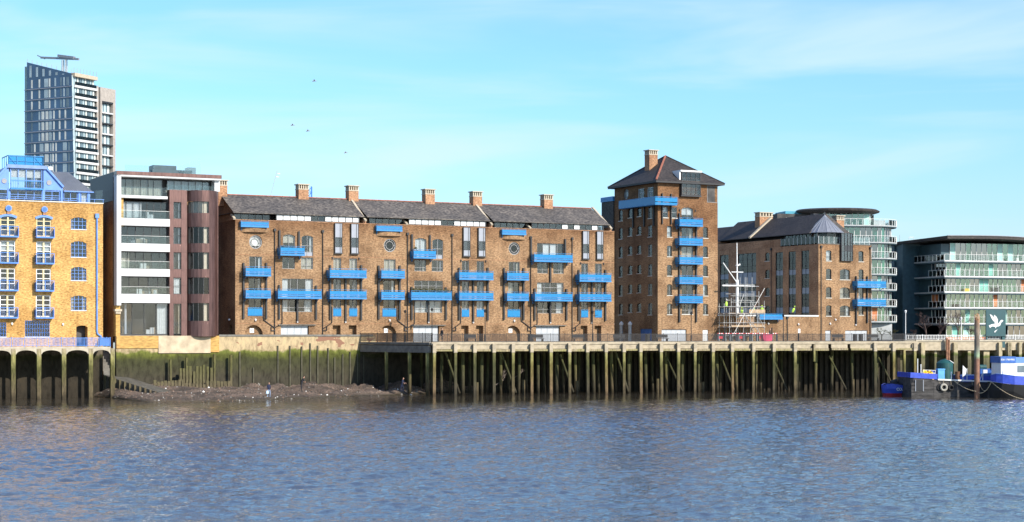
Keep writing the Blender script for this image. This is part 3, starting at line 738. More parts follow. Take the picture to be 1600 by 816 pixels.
def juliet(F_, u0, u1, z0, h=1.05):
    mb = MB(); L = u1 - u0
    mb.box(0, L, -.06, -.02, h - .05, h); mb.box(0, L, -.06, -.02, 0, .05); mb.box(0, .04, -.06, -.02, .05, h - .05); mb.box(L - .04, L, -.06, -.02, .05, h - .05); mb.box(L / 2 - .02, L / 2 + .02, -.06, -.02, .05, h - .05)
    o = F_.add('juliet_balcony', mb, 'blue_paint', u0, 0, z0)
    link('front_panel', cached(('jp', round(L, 2)), lambda: bx(0, L, -.01, .01, 0, h * .8).mesh('panel', ['blue_mesh'])), o, (0, -.04, h * .08))
def bpost(F_, u, z0, z1, w=.22):
    F_.add('bracket_post', bx(-w / 2, w / 2, -.24, -.003, 0, z1 - z0), 'black_steel', u, 0, z0)
def downpipe(F_, u, z0, z1, pts=(), m='black_steel'):
    mb = MB(); mb.tube((0, -.12, 0), (0, -.12, z1 - z0), .055, 6); mb.box(-.14, .14, -.24, -.02, z1 - z0 - .1, z1 - z0 + .22)
    for p in pts:
        q = [(a, -.12, b) for a, b in p]; mb.path(q, .055, 5)
    F_.add('downpipe', mb, m, u, 0, z0)
def wall_lamp(F_, u, z):
    mb = MB(); mb.tube((0, -.04, .12), (0, -.22, 0), .13, 8, 0, .10); mb.box(-.05, .05, -.08, 0, -.05, .2, 1)
    F_.add('wall_lamp', mb, ['white_steel', 'black_steel'], u, 0, z)
def chimney(t, x0, x1, y0, y1, z0, z1, brickm='wing_brick'):
    o = t.part('chimney', bx(x0, x1, y0, y1, z0, z1 - .75), brickm)
    mb = MB(); cx, cy = (x0 + x1) / 2, (y0 + y1) / 2
    mb.box(x0 - .04, x1 + .04, y0 - .04, y1 + .04, z1 - .747, z1 - .62); mb.box(x0 - .14, x1 + .14, y0 - .14, y1 + .14, z1 - .12, z1)
    mb.box(x0 + .2, x1 - .2, y0 + .2, y1 - .2, z1 - .62, z1 - .12, 1)
    n = 5
    for k in range(n):
        w = (x1 - x0) / (2 * n - 1); a = x0 + 2 * k * w
        mb.box(a, a + w, y0, y0 + .15, z1 - .62, z1 - .12); mb.box(a, a + w, y1 - .15, y1, z1 - .62, z1 - .12)
        w2 = (y1 - y0) / (2 * n - 1); b = y0 + 2 * k * w2
        if 0 < k < n - 1: mb.box(x0, x0 + .15, b, b + w2, z1 - .62, z1 - .12); mb.box(x1 - .15, x1, b, b + w2, z1 - .62, z1 - .12)
    t.part('chimney_cap', mb, ['cream_stone', 'black_steel'], parent=o)

# ------------------------------------------------------------------ the long brick terrace
T = Thing('brick_terrace', 'long brown brick riverside terrace with blue balconies and slate roof', 'building', M, (27, 5, 6.44))
FF = Face(T, (0, 0)); BP = 18.17
for b in range(3):
    X = b * BP
    roundwin(FF, X + 2.65, 18.93, .86, ['low', '', ''][b])
    A3, A2 = [('R', 'G'), ('F', 'R'), ('R', 'f')][b]
    FF.window(X + 1.82, X + 3.46, 14.75, 17.12, 2, cur=A3); FF.window(X + 1.72, X + 3.40, 12.05, 14.42, 2, fm='dark_frame', cur=A2)
    FF.window(X + 1.72, X + 3.42, 9.75, 11.9, 2, fm='dark_frame', cur=''); juliet(FF, X + 1.6, X + 3.5, 9.72)
    balcony(FF, X + .95, X + 4.22, 15.82); balcony(FF, X + .95, X + 4.2, 13.08)
    bpost(FF, X + 1.02, 9.35, 16.3); bpost(FF, X + 3.98, 9.35, 16.35)
    mb = MB(); n = 10                                                      # bowed brick corbel carrying the top balcony
    arc = [(X + .75 + 3.5 * k / n, -.42 * sin(pi * k / n) ** .6 - .02) for k in range(n + 1)]
    for (x0, y0), (x1, y1) in zip(arc, arc[1:]):
        mb.quad((x0, y0, 20.14), (x1, y1, 20.14), (x1, y1, 20.85), (x0, y0, 20.85)); mb.quad((x0, -.0, 20.14), (x1, -.0, 20.14), (x1, y1, 20.14), (x0, y0, 20.14)); mb.quad((x0, y0, 20.85), (x1, y1, 20.85), (x1, 0, 20.85), (x0, 0, 20.85))
    T.part('corbel', mb, 'brown_brick')
    balcony(FF, X + .55, X + 4.15, 21.5, h=.68, out=.55, sides=(1, 1))
    FF.window(X + .12, X + 4.85, 21.70, 22.50, 5, fm='dark_frame', cur='', cut=False, out=1.0)
    if b < 2:
        FF.window(X + 6.24, X + 7.85, 17.45, 20.0, 2, cur='h' if b == 0 else 'F', kind='arch')
        FF.window(X + 8.72, X + 10.25, 17.25, 19.93, 2, rows=(.22, .52), cur='R' if b == 0 else '', panels=(((0, 0), 'grey_panel'), ((1, 0), 'grey_panel')), kind='arch')
        balcony(FF, X + 5.48, X + 8.66, 18.46); bpost(FF, X + 5.72, 17.3, 20.45); bpost(FF, X + 8.3, 17.3, 20.4)
    else:
        FF.window(X + 6.12, X + 10.22, 17.4, 19.74, 4, cur='', cols=(.23, .5, .77)); balcony(FF, X + 5.05, X + 10.95, 18.36)
        FF.put('blind', pane_mesh(.95, 1.4, 'curtain_white'), X + 7.65, .35, 18.95); FF.put('blind', pane_mesh(.95, 1.4, 'curtain_white'), X + 8.7, .35, 18.95)
        bpost(FF, X + 5.12, 17.3, 20.5); bpost(FF, X + 10.4, 17.3, 20.4); bpost(FF, X + 8.1, 14.5, 17.3)
    FF.window(X + 6.15, X + 7.8, 15.66, 17.12, 2, rows=(.33,) if b else (), cur=['', 'R', ''][b]); FF.window(X + 8.62, X + 10.25, 15.66, 17.14, 2, rows=(.33,), cur=['F', 'G', 'R'][b])
    dc = [('B', 4), ('', 4), ('B', 4)][b]
    FF.window(X + 6.12, X + 10.22, 12.05, 14.43, 4, rows=() if b == 0 else (.72,), fm='grey_frame', cur=dc[0], cols=(.27, .5, .77), kind='rect')
    FF.window(X + 6.08, X + 10.12, 10.25, 11.8, 4, rows=(.35,), cur=['B', 'F', 'R'][b], cols=(.25, .5, .75))
    balcony(FF, X + 5.15, X + 10.93, 13.08, lab='blue balcony with green plants along its rail' if b == 1 else None)
    bpost(FF, X + 5.68, 9.3, 13.62); bpost(FF, X + 10.6, 9.3, 13.6); bpost(FF, X + 8.1, 9.0, 12.0)
    # garage with boarded metal doors under a slab lintel
    FF.hole(X + 5.95, X + 9.68, 6.44, 8.55, .35)
    for k in range(4): FF.add('garage_door', bx(0, .89, -.03, .03, 0, 2.08), 'door_metal', X + 5.99 + k * .92, .30, 6.45)
    FF.add('lintel', bx(0, 4.9, -.28, -.003, 0, .10), 'dark_concrete', X + 5.6, 0, 8.56)
    for u0, u1 in ((13.10, 14.12), (15.32, 16.36)):
        FF.window(X + u0, X + u1, 17.76, 21.6, 2, rows=(.21, .52), fm='dark_frame', cur='G' if b < 2 else '', cut=False, out=-.22, cols=(.72,), panels=(((0, 0), 'grey_panel'), ((1, 0), 'grey_panel'), ((0, 2), 'grey_panel'), ((1, 2), 'grey_panel')))
        FF.add('oriel_case', bx(.02, u1 - u0 - .02, -.14, -.003, .02, 3.82), 'dark_frame', X + u0, 0, 17.76)
        FF.add('oriel_sill', bx(-.05, u1 - u0 + .05, -.34, -.0035, -.10, -.003), 'dark_frame', X + u0, 0, 17.76)
    for u0 in (13.0, 15.2):
        FF.window(X + u0, X + u0 + 1.06, 14.75, 17.13, 2, cur=['F', '', 'G'][b]); FF.window(X + u0, X + u0 + 1.06, 12.05, 14.42, 2, fm='grey_frame', cur='G')
        FF.window(X + u0 - .02, X + u0 + 1.04, 9.75, 11.83, 2, cur=['', 'F', ''][b]); juliet(FF, X + u0 - .04, X + u0 + 1.06, 9.73)
        FF.hole(X + u0 - .1, X + u0 + .98, 6.44, 8.58, .75)
    balcony(FF, X + 12.05, X + 17.05, 15.78); balcony(FF, X + 12.05, X + 17.05, 13.1)
    bpost(FF, X + 12.52, 9.3, 16.22); bpost(FF, X + 14.62, 9.05, 14.7); bpost(FF, X + 16.76, 9.25, 16.3)
    FF.hole(X + 1.2, X + 3.58, 6.44, 8.58, .55, 'semi')
    mb = MB(); mb.box(0, .55, -.03, 0, 0, .55); mb.box(.14, .41, -.04, -.03, .17, .40, 1); FF.add('sign', mb, ['white_steel', 'slab_grey'], X + 2.05, .54, 7.62)
    downpipe(FF, X + 5.1, 6.5, 20.42, [[(-1.45, 5.3), (-1.45, 3.0), (-1.4, 2.7), (0, 1.75)], [(1.0, 5.3), (1.0, 2.3), (0, 1.75)], [(-.45, 1.9), (-.45, 1.4), (0, 1.4)]])
    downpipe(FF, X + 11.52, 6.5, 20.42, [[(1.25, 4.5), (1.25, 2.4), (0, 1.6)], [(.55, 1.9), (.55, 1.4), (0, 1.4)]])
    for u, z in ((2.6, 9.15), (8.1, 8.95), (14.62, 8.95), (1.55, 14.3), (3.75, 14.3), (12.85, 17.0), (16.5, 17.0)):
        if z < 10: wall_lamp(FF, X + u, z)
        else: FF.add('wall_lantern', bx(-.06, .06, -.16, -.003, 0, .28), 'black_steel', X + u, 0, z)
    FF.window(X + 5.35, X + 16.6, 21.70, 22.50, 12, fm='dark_frame', cur='', cut=False, fw=.10, out=.14, panels=[((k, 0), 'white_frame') for k in range(12) if (b < 2 and k not in (5, 6)) or (b == 2 and k in (5, 7, 10))])
    # party wall coping that climbs over the roof
    for xx, z_ in ((X + 17.35, .22), (X - .12 if b == 0 else X + 5.05, .0)):
        if xx > 50 and z_ > 0: xx = 54.0
        mb = MB()
        if z_ > 0: mb.beam((xx, -.25, 22.0), (xx, 5.0, 25.28), .30, .18); T.part('roof_coping', mb, 'cream_stone'); mb = MB(); mb.extr([(xx - .2, 21.6), (xx + .2, 21.6), (xx + .2, 22.2), (xx - .2, 22.2)], .1, 1.6); T.part('party_wall', mb, 'wing_brick')
        else: mb.beam((xx, -.1, 21.72), (xx, 1.1, 22.34), .3, .2); T.part('roof_coping', mb, 'cream_stone'); T.part('party_wall', bx(xx - .14, xx + .14, .35, 1.6, 21.6, 21.9), 'wing_brick')
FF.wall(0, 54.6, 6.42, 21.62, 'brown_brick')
FF.add('string_course', bx(0, 54.6, -.03, -.001, 0, .06), 'wing_brick', 0, 0, 17.28); FF.add('string_course', bx(0, 54.6, -.03, -.001, 0, .05), 'wing_brick', 0, 0, 8.74)
for k in range(54): T.part('parapet_coping', bx(k * 1.0111 + .006, (k + 1) * 1.0111 - .006, -.04, .30, 21.623, 21.69), 'wing_brick')
for k in range(9):
    FF.add('planter_greenery', (lambda m_: ([m_.tube((rnd.uniform(0, .7), rnd.uniform(-.1, .1), 0), (rnd.uniform(0, .7), rnd.uniform(-.2, .2), rnd.uniform(.1, .45)), .05, 4, 0, .01) for _ in range(16)], m_)[1])(MB()), 'leaf_olive', 23.5 + k * .62, -1.0, 13.0)
LS = Face(T, (0, 11.0), -90); LS.hole(8.6, 9.6, 6.44, 8.6, .3); LS.wall(0, 11.0, 6.42, 21.62, 'brown_brick', label='shaded gable end wall'); wall_lamp(LS, 9.0, 9.2)
mb = MB(); mb.poly([(0, 0, 21.6), (0, 10.6, 21.6), (0, 10.2, 22.5), (0, 5, 25.1), (0, .8, 22.6)]); T.part('gable', mb, 'brown_brick')
T.part('wall', bx(.002, 54.598, 10.9, 11.0, 6.44, 22.4), 'brown_brick', label='rear wall')
mb = MB(); mb.quad((54.6, 0, 6.42), (54.6, 11, 6.42), (54.6, 11, 21.62), (54.6, 0, 21.62)); T.part('wall', mb, 'brown_brick', label='right end wall')
T.part('roof_deck', bx(.01, 54.59, .31, 10.89, 21.3, 21.6), 'dark_concrete')
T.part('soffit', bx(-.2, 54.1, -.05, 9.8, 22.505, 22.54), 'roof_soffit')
T.part('clerestory_wall', bx(.05, 53.9, 2.4, 2.5, 21.6, 22.40), 'interior')
for b in range(3):
    x0, x1 = (-.3, 17.14) if b == 0 else ((17.56, 35.31) if b == 1 else (35.73, 53.79))
    mb = MB(); mb.quad((x0, -.12, 22.58), (x1, -.12, 22.58), (x1, 5, 25.12), (x0, 5, 25.12)); mb.quad((x1, 10.2, 22.44), (x0, 10.2, 22.44), (x0, 5, 25.12), (x1, 5, 25.12)); mb.box(x0, x1, -.16, -.06, 22.47, 22.577)
    T.part('roof', mb, 'old_slate')
    n = int((x1 - x0) / .9)
    for k in range(n): a = x0 + (x1 - x0) * k / n; mb = MB(); mb.beam((a + .015, 5, 25.15), (a + (x1 - x0) / n - .015, 5, 25.15 + rnd.uniform(-.01, .01)), .28, .10); T.part('ridge_tile', mb, 'ridge_tile')
for x, z in ((-.25, 26.9), (10.65, 26.82), (17.6, 26.9), (28.6, 26.87), (35.68, 26.82), (46.65, 26.8)): chimney(T, x - .68, x + .68, 4.4, 5.6, 23.6, z)

# ------------------------------------------------------------------ brick tower with pyramid roof
T = Thing('brick_tower', 'square brown brick tower block with pyramid slate roof and corner blue balcony', 'building', M, (66.75, 5.9, 6.44))
x0, x1, y1, ze = 61.7, 71.8, 11.8, 28.9
FF = Face(T, (x0, 0)); U = lambda x: x - x0
for (a, b_) in ((62.5, 63.4), (64.0, 64.92)): FF.window(U(a), U(b_), 23.82, 25.33, 1, rows=(.5,), fm='grey_frame', sill=True)
for k, zt in enumerate((22.68, 19.92, 17.2, 14.46, 11.76)):
    FF.window(U(63.25), U(64.05), zt - 1.56, zt, 1, rows=(.42,), kind='arch', sill=True, fm='dark_frame'); FF.window(U(69.32), U(70.12), zt - 1.56, zt, 1, rows=(.42,), kind='arch', sill=True, fm='dark_frame', cur=['', 'L', '', 'f', 'R'][k])
for k, zt in enumerate((25.4, 22.5, 19.84, 17.15, 14.4)):
    FF.window(U(65.66), U(67.64), zt - 2.4, zt, 2, kind='arch' if k == 0 else 'rect', cur=['h', 'R', 'F', '', ''][k]); balcony(FF, U(64.55), U(68.44), (23.82, 21.14, 18.47, 15.68, 13.0)[k])
    for u in (65.3, 67.95): FF.add('wall_lantern', bx(-.06, .06, -.16, -.003, 0, .28), 'black_steel', U(u), 0, zt - .6)
FF.window(U(65.7), U(67.55), 10.24, 11.7, 3, rows=(.4,), cur='G', sill=True)
bpost(FF, U(65.2), 9.13, 24.5); bpost(FF, U(68.05), 9.13, 23.6)
for k in range(3):
    mb = MB(); pts = [(.16 * cos(a * pi / 8), 0, .28 * sin(a * pi / 8)) for a in range(9)]; mb.path(pts, .03, 4); FF.add('railing_hoop', mb, 'black_steel', U(65.4 + k * .95), -1.2, 23.8)
FF.hole(U(62.35), U(66.5), 6.44, 8.1, .25)
for k in range(5): FF.add('garage_door', bx(0, .80, -.03, .03, 0, 1.62), 'door_metal', U(62.37) + k * .825, .2, 6.45)
FF.hole(U(69.25), U(70.2), 6.44, 8.05, .2); FF.add('service_door', bx(0, .93, -.02, .02, 0, 1.6), 'white_frame', U(69.26), .15, 6.45)
FF.hole(U(69.98), U(71.8) - .004, 26.2, 28.62, .5, 'rect', 'room')
FF.window(U(70.0), U(71.78), 26.22, 28.6, 3, rows=(.25, .5, .75), fm='grey_frame', cut=False, out=.06, cur='B')
FF.wall(0, 10.1, 6.42, ze, 'brown_brick')
# projecting glazed dormer
FF.window(U(65.4), U(68.6), 27.1, 30.35, 4, rows=(.24, .5, .74), fm='dark_frame', cut=False, out=-.42, fw=.09, cur='', cols=(.25, .5, .75))
mb = MB(); mb.box(65.36, 65.42, -.4, 3.0, 27.05, 30.3); mb.box(68.58, 68.64, -.4, 3.0, 27.05, 30.3); mb.box(65.3, 68.7, -.5, 0, 26.9, 27.07); T.part('dormer_case', mb, 'dark_frame')
mb = MB(); mb.box(65.2, 68.8, -.5, 3.3, 30.38, 30.6); mb.extr([(65.1, 29.2), (65.35, 29.2), (65.35, 30.38), (65.1, 30.38)], -.3, 2.6); T.part('dormer_roof', mb, 'white_frame')
FF.add('room', bx(U(65.5), U(68.5), .8, .9, 27.1, 30.2), 'interior', 0, 0, 0)
for u in (62.35, 63.82): bpost(FF, U(u), 22.9, 27.2, .16)
SF = Face(T, (x0, y1), -90); V = lambda y: y1 - y
roundwin(SF, V(8.55), 27.68, .72, 'w')
SF.window(V(5.25), V(3.6), 25.75, 28.2, 2, rows=(.45, .75), fm='white_frame', cur=''); SF.window(V(2.8), V(1.15), 25.75, 28.2, 2, rows=(.45, .75), fm='white_frame', cur='')
for k, zt in enumerate((25.5, 22.87, 20.15, 17.35, 14.6, 11.85)):
    SF.window(V(10.6), V(9.55), zt - 1.6, zt, 1, rows=(.45,), fm='dark_frame', kind='arch', sill=True, cur='')
    SF.window(V(8.05), V(6.85), zt - 1.3, zt, 1, rows=(.45,), fm='dark_frame', kind='arch', sill=True, cur='')
    SF.window(V(5.55), V(4.4), zt - 1.25, zt, 1, rows=(.45,), fm='dark_frame', kind='arch', sill=True, cur='f' if k == 2 else '')
    SF.window(V(2.62), V(1.5), zt - 1.68, zt, 1, rows=(.4, .7), fm='grey_frame', kind='arch', sill=True, cur='')
for v in (6.4, 3.4, .9): bpost(SF, V(v), 22.7, 25.6, .2)
SF.hole(V(4.75), V(1.6), 6.44, 8.2, .2)
for k in range(3): SF.add('garage_door', bx(0, 1.02, -.02, .02, 0, 1.72), 'deep_blue_paint', V(4.75) + .02 + k * 1.045, .15, 6.45)
SF.wall(0, y1, 6.42, ze, 'brown_brick', label='shaded left wall')
# corner balcony wraps both faces
mb = MB(); mb.box(x0 - 1.2, 64.15, -1.2, -.003, 25.5, 25.62); mb.box(x0 - 1.2, x0 - .003, 0, 8.6, 25.5, 25.62)
for s in range(9): mb.box(x0 - 1.2, x0 - 1.16, 8.56 - s * 1.2 - .02, 8.56 - s * 1.2 + .02, 25.62, 26.62)
for s in range(4): mb.box(x0 - .9 + s * 1.15, x0 - .86 + s * 1.15, -1.2, -1.16, 25.62, 26.62)
mb.box(x0 - 1.22, x0 - 1.15, -1.2, 8.6, 26.6, 26.66); mb.box(x0 - 1.15, 64.17, -1.22, -1.15, 26.6, 26.66)
cb = T.part('corner_balcony', mb, 'blue_paint')
T.part('side_panel', bx(x0 - 1.215, x0 - 1.2, -1.2, 8.6, 25.62, 26.58), 'blue_mesh', parent=cb); T.part('front_panel', bx(x0 - 1.18, 64.15, -1.225, -1.21, 25.95, 26.5), 'blue_mesh', parent=cb); T.part('lower_panel', bx(x0 - 1.18, 64.15, -1.225, -1.21, 25.64, 25.84), 'blue_mesh', parent=cb)
T.part('end_panel', bx(64.15, 64.165, -1.2, -.01, 25.62, 26.58), 'blue_mesh', parent=cb)
RF = Face(T, (x1, 0), 90)
for k, zt in enumerate((25.5, 22.87, 20.15, 17.35, 14.6, 11.85)):
    for u in (2.0, 5.2, 8.6): RF.window(u, u + .9, zt - 1.5, zt, 1, rows=(.4,), fm='dark_frame', sill=True)
RF.hole(.003, 1.6, 26.22, 28.6, .4, 'rect', 'room'); RF.window(.02, 1.58, 26.24, 28.58, 2, rows=(.25, .5, .75), fm='dark_frame', cut=False, out=.06, cur='')
RF.wall(0, y1, 6.42, ze, 'brown_brick')
T.part('wall', bx(x0 + .01, x1 - .01, y1 - .12, y1 - .002, 6.44, ze - .01), 'brown_brick', label='rear wall')
T.part('floor_slab', bx(x0 + .02, x1 - .02, .6, y1 - .2, 25.9, 26.1), 'interior')
ov = .75; ax, ay, az = 66.75, 5.9, 33.2
c = [(x0 - ov, -ov), (x1 + ov, -ov), (x1 + ov, y1 + ov), (x0 - ov, y1 + ov)]
for k, nm in enumerate(('front', 'right', 'rear', 'left')):
    mb = MB(); p, q = c[k], c[(k + 1) % 4]; mb.poly([(p[0], p[1], ze + .02), (q[0], q[1], ze + .02), (ax, ay, az)]); T.part('roof', mb, 'dark_slate')
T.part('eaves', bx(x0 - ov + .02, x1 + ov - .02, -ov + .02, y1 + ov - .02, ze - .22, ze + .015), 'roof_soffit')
mb = MB(); mb.beam((c[0][0] + .15, c[0][1] + .15, ze + .2), (ax, ay, az + .05), .22, .14); T.part('hip_tiles', mb, 'ridge_tile')
for k in (1, 2, 3): mb = MB(); mb.beam((c[k][0], c[k][1], ze + .05), (ax, ay, az + .05), .2, .1); T.part('hip_tiles', mb, 'dark_slate')
chimney(T, 63.7, 65.1, 5.4, 6.7, 30.6, 33.95)
T.part('rear_turret', bx(61.5, 65, y1 + .003, 15.2, 6.44, 26.9), 'dark_slate', label='dark rear stair turret'); T.part('turret_rail', bx(61.4, 65, y1 + .01, 15.3, 26.92, 27.6), 'blue_paint')
for y in (10.5, 8.05, 5.65):
    s = Thing('vent_flue', {10.5: 'left of the three steel vent flues by the tower', 8.05: 'middle one of the three steel vent flues by the tower', 5.65: 'right one of the three steel vent flues by the tower'}[y], 'vent', M, (60.6, y, 6.44), 'steel vent flues standing beside the tower')
    mb = MB(); mb.tube((60.6, y, 6.44), (60.6, y, 8.75), .24, 12); s.part('pipe', mb, 'steel_tube', smooth=False)
    mb = MB(); mb.tube((60.6, y, 8.76), (60.6, y, 9.0), .31, 12); mb.tube((60.6, y, 9.0), (60.6, y, 9.25), .31, 12, 0, .05); s.part('cowl', mb, 'white_steel')

# ------------------------------------------------------------------ brick wing round the terrace court
T = Thing('brick_wing', 'brown brick corner wing with grey conical turret roof and low walled terrace', 'building', M, (94.6, 8, 6.44))
x0, x1 = 89.7, 99.6
FF = Face(T, (x0, 0)); U = lambda x: x - x0
for k, zt in enumerate((19.88, 17.13, 14.4, 11.7)):
    FF.window(U(91.1), U(92.08), zt - 1.58, zt, 1, rows=(.4,), fm='dark_frame', kind='arch', sill=True)
    if k: FF.window(U(93.67), U(95.53), zt - 1.58, zt, 2, rows=(.4,), fm='dark_frame', kind='arch', sill=True, cur=['', 'G', 'f', 'R'][k])
    FF.window(U(97.17), U(98.1), zt - (1.58 if k in (0,) else 2.2 if k < 3 else 1.4), zt, 1, rows=(.5,), fm='dark_frame', kind='arch', sill=True, cur=['', '', 'f', 'R'][k])
balcony(FF, U(96.0), U(101.4), 15.55); balcony(FF, U(96.0), U(101.4), 12.8); bpost(FF, U(96.6), 8.9, 16.1); bpost(FF, U(98.7), 9.1, 16.1)
FF.hole(U(94.65), U(98.85), 6.44, 7.98, .2); FF.hole(U(90.97), U(92.0), 6.44, 7.98, .2)
for k in range(4): FF.add('garage_door', bx(0, 1.01, -.02, .02, 0, 1.5), 'door_metal', U(94.66) + k * 1.045, .15, 6.45)
FF.add('service_door', bx(0, 1.01, -.02, .02, 0, 1.5), 'door_metal', U(90.98), .15, 6.45)
downpipe(FF, .45, 6.5, 20.3); downpipe(FF, U(99.3), 6.5, 20.3)
for u, z in ((91.8, 8.9), (92.8, 9.5), (96.55, 8.75)): wall_lamp(FF, U(u), z)
FF.wall(0, x1 - x0, 6.42, 20.75, 'brown_brick'); FF.add('coping', bx(-.03, x1 - x0 + .03, -.06, .3, 20.753, 20.84), 'dark_concrete', 0, 0, 0)
FF.window(U(93.67), U(95.83), 18.3, 22.5, 4, rows=(.35, .55), fm='dark_frame', cut=False, out=-.3, cols=(.3, .55, .8), fw=.07, cur='', panels=(((1, 1), 'dark_frame'), ((2, 1), 'dark_frame'), ((3, 1), 'dark_frame')))
FF.add('oriel_case', bx(0.02, 2.14, -.22, -.003, 0, 4.18), 'dark_frame', U(93.67), 0, 18.32)
SY = 26.1; SFc = Face(T, (x0, SY), -90); V = lambda y: SY - y
SFc.window(V(25.7), V(23.2), 9.8, 20.1, 2, rows=(.08, .17, .34, .43, .62, .70, .88), fm='dark_frame', cur='', panels=[((i, j), 'grey_panel') for i in (0, 1) for j in (1, 3, 5)])
SFc.window(V(20.7), V(15.7), 9.8, 20.1, 4, rows=(.08, .17, .26, .34, .43, .53, .71, .80, .90), fm='dark_frame', cur='', panels=[((i, j), 'grey_panel') for i in range(4) for j in (1, 4, 6)])
for zt in (20.0, 17.35, 14.6, 11.8): SFc.window(V(13.35), V(12.15), zt - 1.3, zt, 1, rows=(.5,), fm='dark_frame', kind='arch', sill=True, cur='')
for (a, b_) in ((10.67, 8.74), (7.37, 5.52), (4.19, 2.25)):
    SFc.window(V(a), V(b_), 9.8, 19.92, 2, rows=(.08, .17, .28, .36, .455, .55, .65, .73, .82, .91), fm='dark_frame', cur='B' if a > 10 else '', panels=[((i, j), 'grey_panel') for i in range(2) for j in (1, 4, 7)])
downpipe(SFc, V(11.6), 10.3, 20.4)
SFc.wall(0, SY, 6.42, 20.75, 'wing_brick', label='shaded side wall facing the terrace')
T.part('wall', bx(x0 + .003, x1, SY, SY + .2, 6.44, 22.3), 'wing_brick'); mb = MB(); mb.quad((x1, 0, 6.42), (x1, SY, 6.42), (x1, SY, 20.75), (x1, 0, 20.75)); T.part('wall', mb, 'wing_brick')
T.part('roof_deck', bx(x0 + .01, x1 - .01, .31, SY, 20.4, 20.72), 'dark_concrete')
T.part('upper_wall', bx(x0, x0 + .3, 9.5, SY, 20.753, 21.9), 'wing_brick')
# set-back glazed storey under the long roof
SG = Face(T, (x0 + .9, 9.4), -90); SG.window(0, 8.0, 20.76, 22.5, 9, fm='dark_frame', cut=False, out=0, cur='')
T.part('room', bx(x0 + 2.0, x0 + 6.5, 2.5, 25.5, 20.74, 22.4), 'interior')
mb = MB()
for s in range(10): y = .15 + s * 1.03; mb.box(x0 + .1, x0 + .14, y - .02, y + .02, 20.84, 21.95)
for s in range(11): x = x0 + .12 + s * .95; mb.box(x - .02, x + .02, .1, .14, 20.84, 21.95)
tr = T.part('terrace_railing', mb, 'white_frame'); T.part('glass_panel', bx(x0 + .11, x0 + .125, .2, 9.4, 20.9, 21.9), 'clear_glass', parent=tr); T.part('glass_panel', bx(x0 + .2, x0 + 3.9, .11, .125, 20.9, 21.9), 'clear_glass', parent=tr); T.part('glass_panel', bx(x0 + 6.2, x1 - .2, .11, .125, 20.9, 21.9), 'clear_glass', parent=tr)
mb = MB(); e0, e1, rx, rz = x0 + .2, x0 + 8.2, x0 + 4.2, 25.6
mb.quad((e0, 2.5, 22.5), (rx, 3.5, rz), (rx, SY + .5, rz), (e0, SY + .5, 22.5)); mb.quad((e1, 2.5, 22.5), (e1, SY + .5, 22.5), (rx, SY + .5, rz), (rx, 3.5, rz)); mb.poly([(e0, 2.5, 22.5), (e1, 2.5, 22.5), (rx, 3.5, rz)]); mb.poly([(e0, SY + .5, 22.5), (rx, SY + .5, rz), (e1, SY + .5, 22.5)]); T.part('roof', mb, 'dark_slate')
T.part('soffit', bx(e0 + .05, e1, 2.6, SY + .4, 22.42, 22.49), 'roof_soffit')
mb = MB(); mb.beam((x0 + .1, 17.6, 22.5), (rx, 17.6, 25.75), .5, .3); T.part('roof_coping', mb, 'cream_stone')
chimney(T, x0 + 2.5, x0 + 5.0, 18.2, 19.5, 23.3, 26.7); chimney(T, x0 + 7.0, x0 + 8.4, 4.6, 5.8, 22.5, 25.5)
# conical turret
cx, cy, R = 93.0, 2.75, 2.55; n = 12
mb = MB()
for k in range(n):
    a0, a1 = 2 * pi * k / n, 2 * pi * (k + 1) / n; mb.poly([(cx + (R + .35) * cos(a0), cy + (R + .35) * sin(a0), 22.55), (cx + (R + .35) * cos(a1), cy + (R + .35) * sin(a1), 22.55), (cx, cy, 25.25)])
co = T.part('turret_roof', mb, 'zinc')
for k in range(n * 2):
    a0 = pi * k / n; mb = MB(); mb.beam((cx + (R + .33) * cos(a0) * (1 if k % 2 == 0 else .966), cy + (R + .33) * sin(a0) * (1 if k % 2 == 0 else .966), 22.58), (cx, cy, 25.27), .05, .07); T.part('roof_seam', mb, 'grey_panel', parent=co)
mb = MB(); mb.tube((cx, cy, 25.1), (cx, cy, 25.8), .05, 6, 0, .01); T.part('finial', mb, 'zinc', parent=co)
mb = MB(); mb.prism([(cx + R * .97 * cos(2 * pi * k / 12), cy + R * .97 * sin(2 * pi * k / 12)) for k in range(12)], 22.40, 22.54); T.part('turret_soffit', mb, 'roof_soffit')
for k in range(12):
    a0, a1 = 2 * pi * k / 12, 2 * pi * (k + 1) / 12; p, q = (cx + R * cos(a0), cy + R * sin(a0)), (cx + R * cos(a1), cy + R * sin(a1))
    mb = MB(); mb.beam((p[0], p[1], 20.8), (p[0], p[1], 22.4), .1, .1); T.part('mullion', mb, 'dark_frame')
    mb = MB(); s = .06; mb.quad((p[0] + (q[0] - p[0]) * s, p[1] + (q[1] - p[1]) * s, 20.8), (q[0] - (q[0] - p[0]) * s, q[1] - (q[1] - p[1]) * s, 20.8), (q[0] - (q[0] - p[0]) * s, q[1] - (q[1] - p[1]) * s, 22.4), (p[0] + (q[0] - p[0]) * s, p[1] + (q[1] - p[1]) * s, 22.4)); T.part('pane', mb, 'glass')
# low terrace wall between tower and wing
PF = Face(T, (71.81, .02)); PF.wall(0, 17.88, 6.42, 10.02, 'brown_brick', name='terrace_wall')
PF.add('coping', bx(0, 17.86, -.12, .35, 10.023, 10.22), 'white_frame', 0, 0, 0)
T.part('terrace_floor', bx(71.82, 89.69, .36, SY, 9.5, 9.78), 'concrete')
for u, z in ((5.6, 8.7), (14.2, 8.8), (8.8, 8.9)): wall_lamp(PF, u, z)
downpipe(PF, 9.0 + 3.2, 6.5, 9.8)
balcony(PF, 6.7, 10.75, 10.42, h=.78, out=.9)
